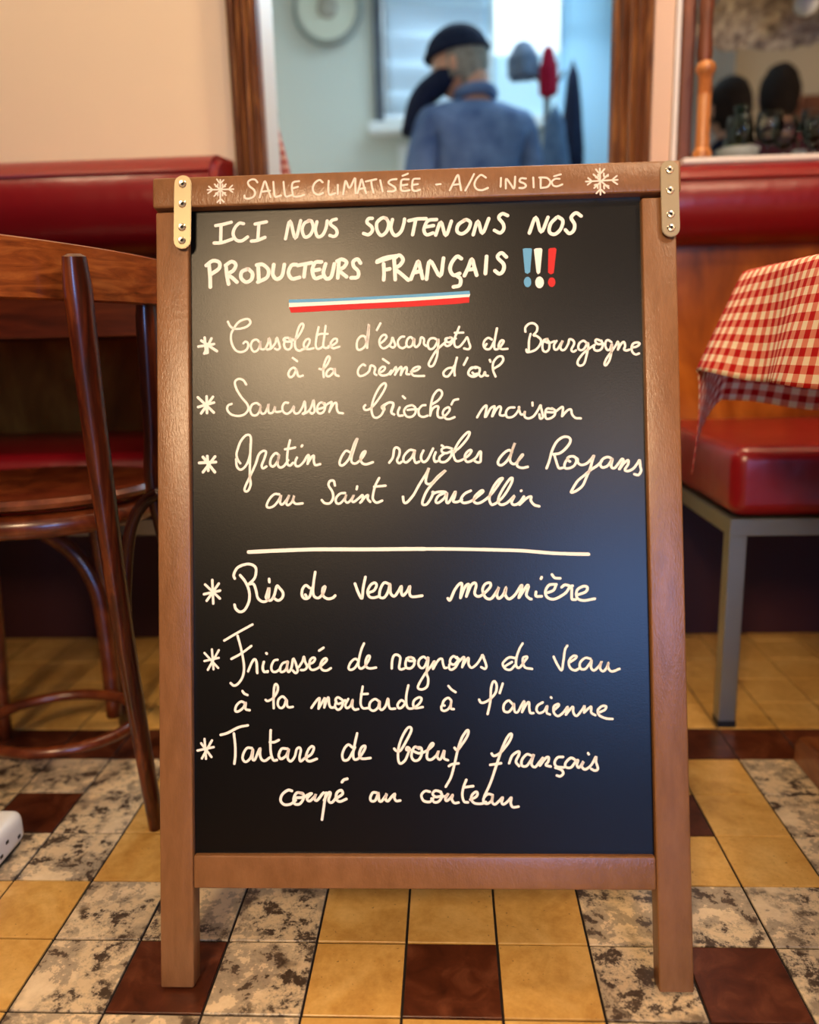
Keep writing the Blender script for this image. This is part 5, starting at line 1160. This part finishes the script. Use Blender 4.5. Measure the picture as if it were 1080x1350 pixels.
# coats on hooks right of the man
hk = thing('coat_stand', 'slim dark coat stand right of the man, mostly under the hanging coats', 'stand', (.485, 3.0, 0))
bm = NB(); tube(bm, [(0, 0, .02), (0, 0, 1.80)], .014, 10); link('pole', bm, M_black, hk, smooth=True)
bm = NB(); lathe(bm, [(0, 0), (.17, 0), (.17, .012), (.03, .03), (0, .03)], 28); link('base', bm, M_black, hk, smooth=True, angle=.6)
for k in range(4):
    a = k*PI/2+.4; c_, s_ = math.cos(a), math.sin(a)
    bm = NB(); tube(bm, crm([(0, 0, 1.70), (.05*c_, .05*s_, 1.69), (.08*c_, .08*s_, 1.73)], 5), .007, 8); link('hook', bm, M_black, hk, smooth=True)
def hung(name, label, cat, y, z1, h, wx, wy, m, seed):
    bm = NB(); bmesh.ops.create_uvsphere(bm, u_segments=28, v_segments=30, radius=1)
    for v in bm.verts:
        x, yy, z = v.co; t = (1-z)/2; an = math.atan2(yy, x)
        r = (.25+.75*min(1, t*2.2)**.7) * (1+.14*math.sin(an*5+seed)*t + .10*noise.noise(Vector((x*2+seed, yy*2, z*2))))
        fl = 1 if abs(z) < .97 else .6
        v.co = Vector((math.cos(an)*wx*r*fl*min(1, 6*(1-abs(z))), math.sin(an)*wy*r*fl*min(1, 6*(1-abs(z))), z1-h*t))
    o = link(name, bm, m, smooth=True); o.data.transform(Matrix.Translation((0, 0, -z1)))
    o.location = (y[0], y[1], z1); return tag(o, label, cat)
hung('coat', 'blue grey coat hanging on the stand right of the man', 'coat', (.50, 2.84), 1.565, .78, .075, .06, fabric('slate_blue_cloth', (74, 96, 126), (110, 134, 164), 14), 1)
hung('hat', 'round grey hat on top of the coat stand, left side', 'hat', (.372, 2.86), 1.80, .15, .06, .06, fabric('grey_felt', (96, 108, 132), (130, 142, 162), 30), 3)
hung('scarf', 'dark red scarf hanging on the coat stand above the coats', 'scarf', (.470, 2.84), 1.775, .20, .036, .032, fabric('crimson_wool', (150, 16, 44), (180, 30, 60), 30), 2.2)
hung('coat', 'black coat hanging at the back of the stand', 'coat', (.60, 3.06), 1.79, .8, .05, .08, M_navy, 4)
# round clock high on the far wall
ck = thing('wall_clock', 'round cream wall clock with dull grey rim, high on the far wall', 'clock', (-.487, FY, 2.19))
bm = NB(); lathe(bm, [(0, 0), (.158, 0), (.165, .02), (.160, .04), (.145, .045), (.14, .03), (0, .03)], 40); bmesh.ops.transform(bm, matrix=Matrix.Rotation(PI/2, 4, 'X'), verts=bm.verts[:]); link('rim', bm, mat('grey_rim', (150, 150, 138), .4), ck, smooth=True, angle=.5)
bm = NB(); lathe(bm, [(0, .031), (.139, .031), (.139, .033), (0, .034)], 40); bmesh.ops.transform(bm, matrix=Matrix.Rotation(PI/2, 4, 'X'), verts=bm.verts[:]); link('face', bm, mat('cream_face', (216, 212, 190), .5), ck)
bm = NB(); lathe(bm, [(0, .034), (.05, .034), (.045, .046), (0, .048)], 24); bmesh.ops.transform(bm, matrix=Matrix.Rotation(PI/2, 4, 'X'), verts=bm.verts[:]); link('hub', bm, mat('tan_hub', (176, 164, 146), .5), ck, smooth=True)
# gingham curtain hanging just inside the doorway
bm = NB(); uvl = bm.loops.layers.uv.new('UVMap'); g = []
for i in range(25):
    row = []
    for j in range(25):
        u, v = i/24, j/24
        wv = .115*v**.8+.004
        p = Vector((-.34 + wv*u, 1.30 + .018*math.sin(u*PI*7)*(.3+v), 1.17 - v*.62)); row.append((bm.verts.new(p), (u*.25, v*.62)))
    g.append(row)
for i in range(24):
    for j in range(24):
        q = (g[i][j], g[i+1][j], g[i+1][j+1], g[i][j+1]); f = bm.faces.new([v for v, _ in q]); f.smooth = True
        for l, (_, uv) in zip(f.loops, q): l[uvl].uv = uv
ct0 = thing('hanging_cloth', 'red and white checked cloth hanging from a peg, left side inside the doorway', 'cloth', (-.34, 1.30, 1.18))
cu = loc2(link('cloth', bm, M_cloth, ct0), ct0)
bm = NB(); tube(bm, [(-.335, 1.195, 1.172), (-.335, 1.34, 1.172)], .006, 10); loc2(link('peg', bm, M_zinc, ct0, smooth=True), ct0)
_ = (cu, 'red and white checked cloth hanging at the left side inside the doorway', 'cloth')
cu.modifiers.new('thick', 'SOLIDIFY').thickness = .002
# cream sideboard in the entrance (its top shows just above the board)
sd2 = thing('sideboard', 'long pale sideboard against the grey wall beyond the doorway', 'cabinet', (-.66, 3.3, 0))
bm = NB(); bx(bm, (-.22, -.25, .05), (.55, .22, 1.29), .006); link('body', bm, M_white, sd2)
bm = NB(); bx(bm, (-.23, -.27, 1.29), (.56, .23, 1.32), .005); link('top', bm, M_pil, sd2)
for k in range(2):
    bm = NB(); bx(bm, (-.21+.38*k, -.262, .09), (.155+.38*k, -.25, 1.26), .004); d_ = link('door', bm, M_white, sd2)
    bm = NB(); bmesh.ops.create_uvsphere(bm, u_segments=12, v_segments=8, radius=.014); bmesh.ops.translate(bm, verts=bm.verts[:], vec=(.13+.10*k, -.272, .7)); link('knob', bm, M_zinc, d_, smooth=True)

# ---------------------------------------------------------------- back dining room: counter, glasses, lamp, framed doorway
ct = thing('counter', 'narrow dark counter with glasses just behind the interior window', 'counter', (1.2, 1.38, 0))
bm = NB(); bx(bm, (-.33, -.12, .985), (.8, .17, 1.02), .005); link('counter_top', bm, M_ply, ct)
bm = NB(); bx(bm, (-.31, -.10, .0), (.78, .15, .985), .004); link('counter_body', bm, M_mahog, ct)
def wineglass(x, y, s=1, r=.030, h=.115):
    t = thing('wine_glass', None, 'glass', (x, y, 1.02), 0, 'stemmed glasses on the counter behind the interior window')
    t['label'] = 'clear stemmed glass standing on the counter behind the interior window'
    return t
g0 = wineglass(.735, 1.36)
bm = NB(); lathe(bm, [(0, .044), (.012, .046), (.026, .06), (.031, .08), (.027, .112), (.0262, .112), (.0300, .08), (.025, .0605), (.011, .048), (0, .047)], 24); link('bowl', bm, M_glass, g0, smooth=True)
bm = NB(); lathe(bm, [(0, 0), (.028, 0), (.028, .0015), (.006, .004), (.0035, .01), (.0035, .04), (.006, .0455), (0, .0455)], 20); link('stem', bm, M_glass, g0, smooth=True)
_names = ['second', 'third', 'fourth', 'fifth', 'sixth', 'seventh', 'eighth']
g0['label'] = 'stemmed glass on the counter, nearest the honey colonnette'
for nm, (x, y) in zip(_names, ((.79, 1.33), (.845, 1.38), (.885, 1.32), (.925, 1.40), (.965, 1.34), (1.02, 1.38), (1.08, 1.33))):
    c = g0.copy(); COL.objects.link(c); c.location = (x, y, 1.02); c['label'] = f'stemmed glass on the counter, {nm} from the honey colonnette'
    for k in g0.children:
        d_ = k.copy(); COL.objects.link(d_); d_.parent = c
bt = thing('bottle', 'dark green wine bottle among the glasses on the counter', 'bottle', (.755, 1.42, 1.02))
bm = NB(); lathe(bm, [(0, 0), (.034, 0), (.036, .006), (.036, .07), (.03, .088), (.013, .108), (.0125, .14), (.015, .142), (.015, .15), (0, .15)], 24); link('bottle_body', bm, mat('dark_green_glass', (24, 40, 26), .12), bt, smooth=True)
bm = NB(); lathe(bm, [(.0365, .02), (.0365, .06)], 24); link('paper_label', bm, M_pil, bt, smooth=True)
bw = thing('bowl', 'olive green bowl of salad leaves on the counter by the colonnette', 'bowl', (.712, 1.30, 1.02))
bm = NB(); lathe(bm, [(0, 0), (.022, 0), (.04, .014), (.048, .03), (.046, .03), (.036, .014), (0, .006)], 24); link('dish', bm, M_white, bw, smooth=True)
bm = NB(); bmesh.ops.create_icosphere(bm, subdivisions=3, radius=1)
for v in bm.verts: v.co = Vector((v.co.x*.043, v.co.y*.043, .024+v.co.z*.014))*(1+.14*noise.noise(v.co*6))
lf = link('leaves', bm, mat('olive_leaf', (128, 132, 34), .6), bw, smooth=True); lf['kind'] = 'stuff'
fl_ = thing('flower_vase', 'small pot with one pink bloom among the glasses on the counter', 'vase', (.90, 1.43, 1.02))
bm = NB(); lathe(bm, [(0, 0), (.018, 0), (.022, .03), (.014, .05), (.012, .05), (.018, .03), (0, .01)], 20); link('pot', bm, M_white, fl_, smooth=True)
bm = NB(); tube(bm, [(0, 0, .02), (-.004, 0, .08)], .002, 6); link('stem', bm, mat('stem_green', (60, 90, 40), .6), fl_)
bm = NB(); bmesh.ops.create_icosphere(bm, subdivisions=3, radius=.015)
for v in bm.verts: v.co = v.co*(1+.2*noise.noise(v.co*200)) + Vector((-.004, 0, .088))
link('bloom', bm, mat('pink_petal', (206, 70, 86), .6), fl_, smooth=True)
# crumpled pendant shade hanging from the ceiling
pl = thing('pendant_lamp', 'wide crinkled beige pendant lamp hanging behind the interior window', 'lamp', (1.10, 1.95, 1.57))
bm = NB(); rng = []
for i in range(22):
    t = i/21; row = []
    for k in range(72):
        a = 2*PI*k/72; r = .30*math.sin(t*PI*.5)**.8*(1+.05*noise.noise(Vector((math.cos(a)*6, math.sin(a)*6, t*7)))) + .004
        z = -.03+.26*(1-t)**1.0*1.0 + .022*noise.noise(Vector((math.cos(a)*11*t, math.sin(a)*11*t, t*9))) 
        row.append(bm.verts.new((r*math.cos(a), r*math.sin(a), z)))
    rng.append(row)
for A, B in zip(rng, rng[1:]):
    for k in range(72): bm.faces.new((A[k], A[(k+1) % 72], B[(k+1) % 72], B[k]))
sh = link('lamp_shade', bm, mat('crinkled_beige_paper', (196, 178, 156), .8, build=lambda nt, b: (L(nt, ramp(nt, noise_n(nt, coords(nt), 34, 5, .7), [(.38, (120, 102, 92)), (.5, (178, 160, 142)), (.62, (220, 204, 180))]), b.inputs['Base Color']), bump(nt, b, noise_n(nt, coords(nt), 40, 3), 1, .01))), pl, smooth=True)
sh.modifiers.new('t', 'SOLIDIFY').thickness = .003
bm = NB(); tube(bm, [(0, 0, .22), (0, 0, H-1.57)], .003, 8); link('cord', bm, M_black, pl)
bm = NB(); bmesh.ops.create_uvsphere(bm, u_segments=16, v_segments=12, radius=.035); link('bulb', bm, M_white, pl, smooth=True)
# big brown framed mirror-like picture on the far wall of the back room
fm = thing('wall_mirror', 'brown framed mirror on the far wall of the back room, by picture right edge', 'mirror', (1.98, FY+.30, 1.0))
for lo, hi in (((-.22, -.05, 0), (-.12, 0, .80)), ((.75, -.05, 0), (.85, 0, .80)), ((-.12, -.05, .70), (.75, 0, .80)), ((-.12, -.05, 0), (.75, 0, .08))):
    bm = NB(); bx(bm, lo, hi, .01); link('frame_bar', bm, M_brownwall, fm)
bm = NB(); bx(bm, (-.12, -.02, .08), (.75, -.012, .70)); link('glass', bm, mat('dark_mirror', (60, 50, 46), .08, metal=.9), fm)
for x, z_, r in ((1.80, 1.62, .035), (2.02, 1.55, .04)):
    pass
sc_ = thing('wall_sconce', 'pale glass wall sconce in front of the framed mirror', 'lamp', (2.0, FY+.24, 1.42))
bm = NB(); lathe(bm, [(0, 0), (.03, .01), (.045, .06), (.035, .13), (.03, .13), (.04, .06), (0, .015)], 20); link('shade', bm, mat('opal_glass', (230, 216, 190), .3), sc_, smooth=True)
bm = NB(); tube(bm, [(0, .0, .01), (0, .03, -.03), (0, .055, -.03)], .007, 8); link('arm', bm, M_zinc, sc_, smooth=True)
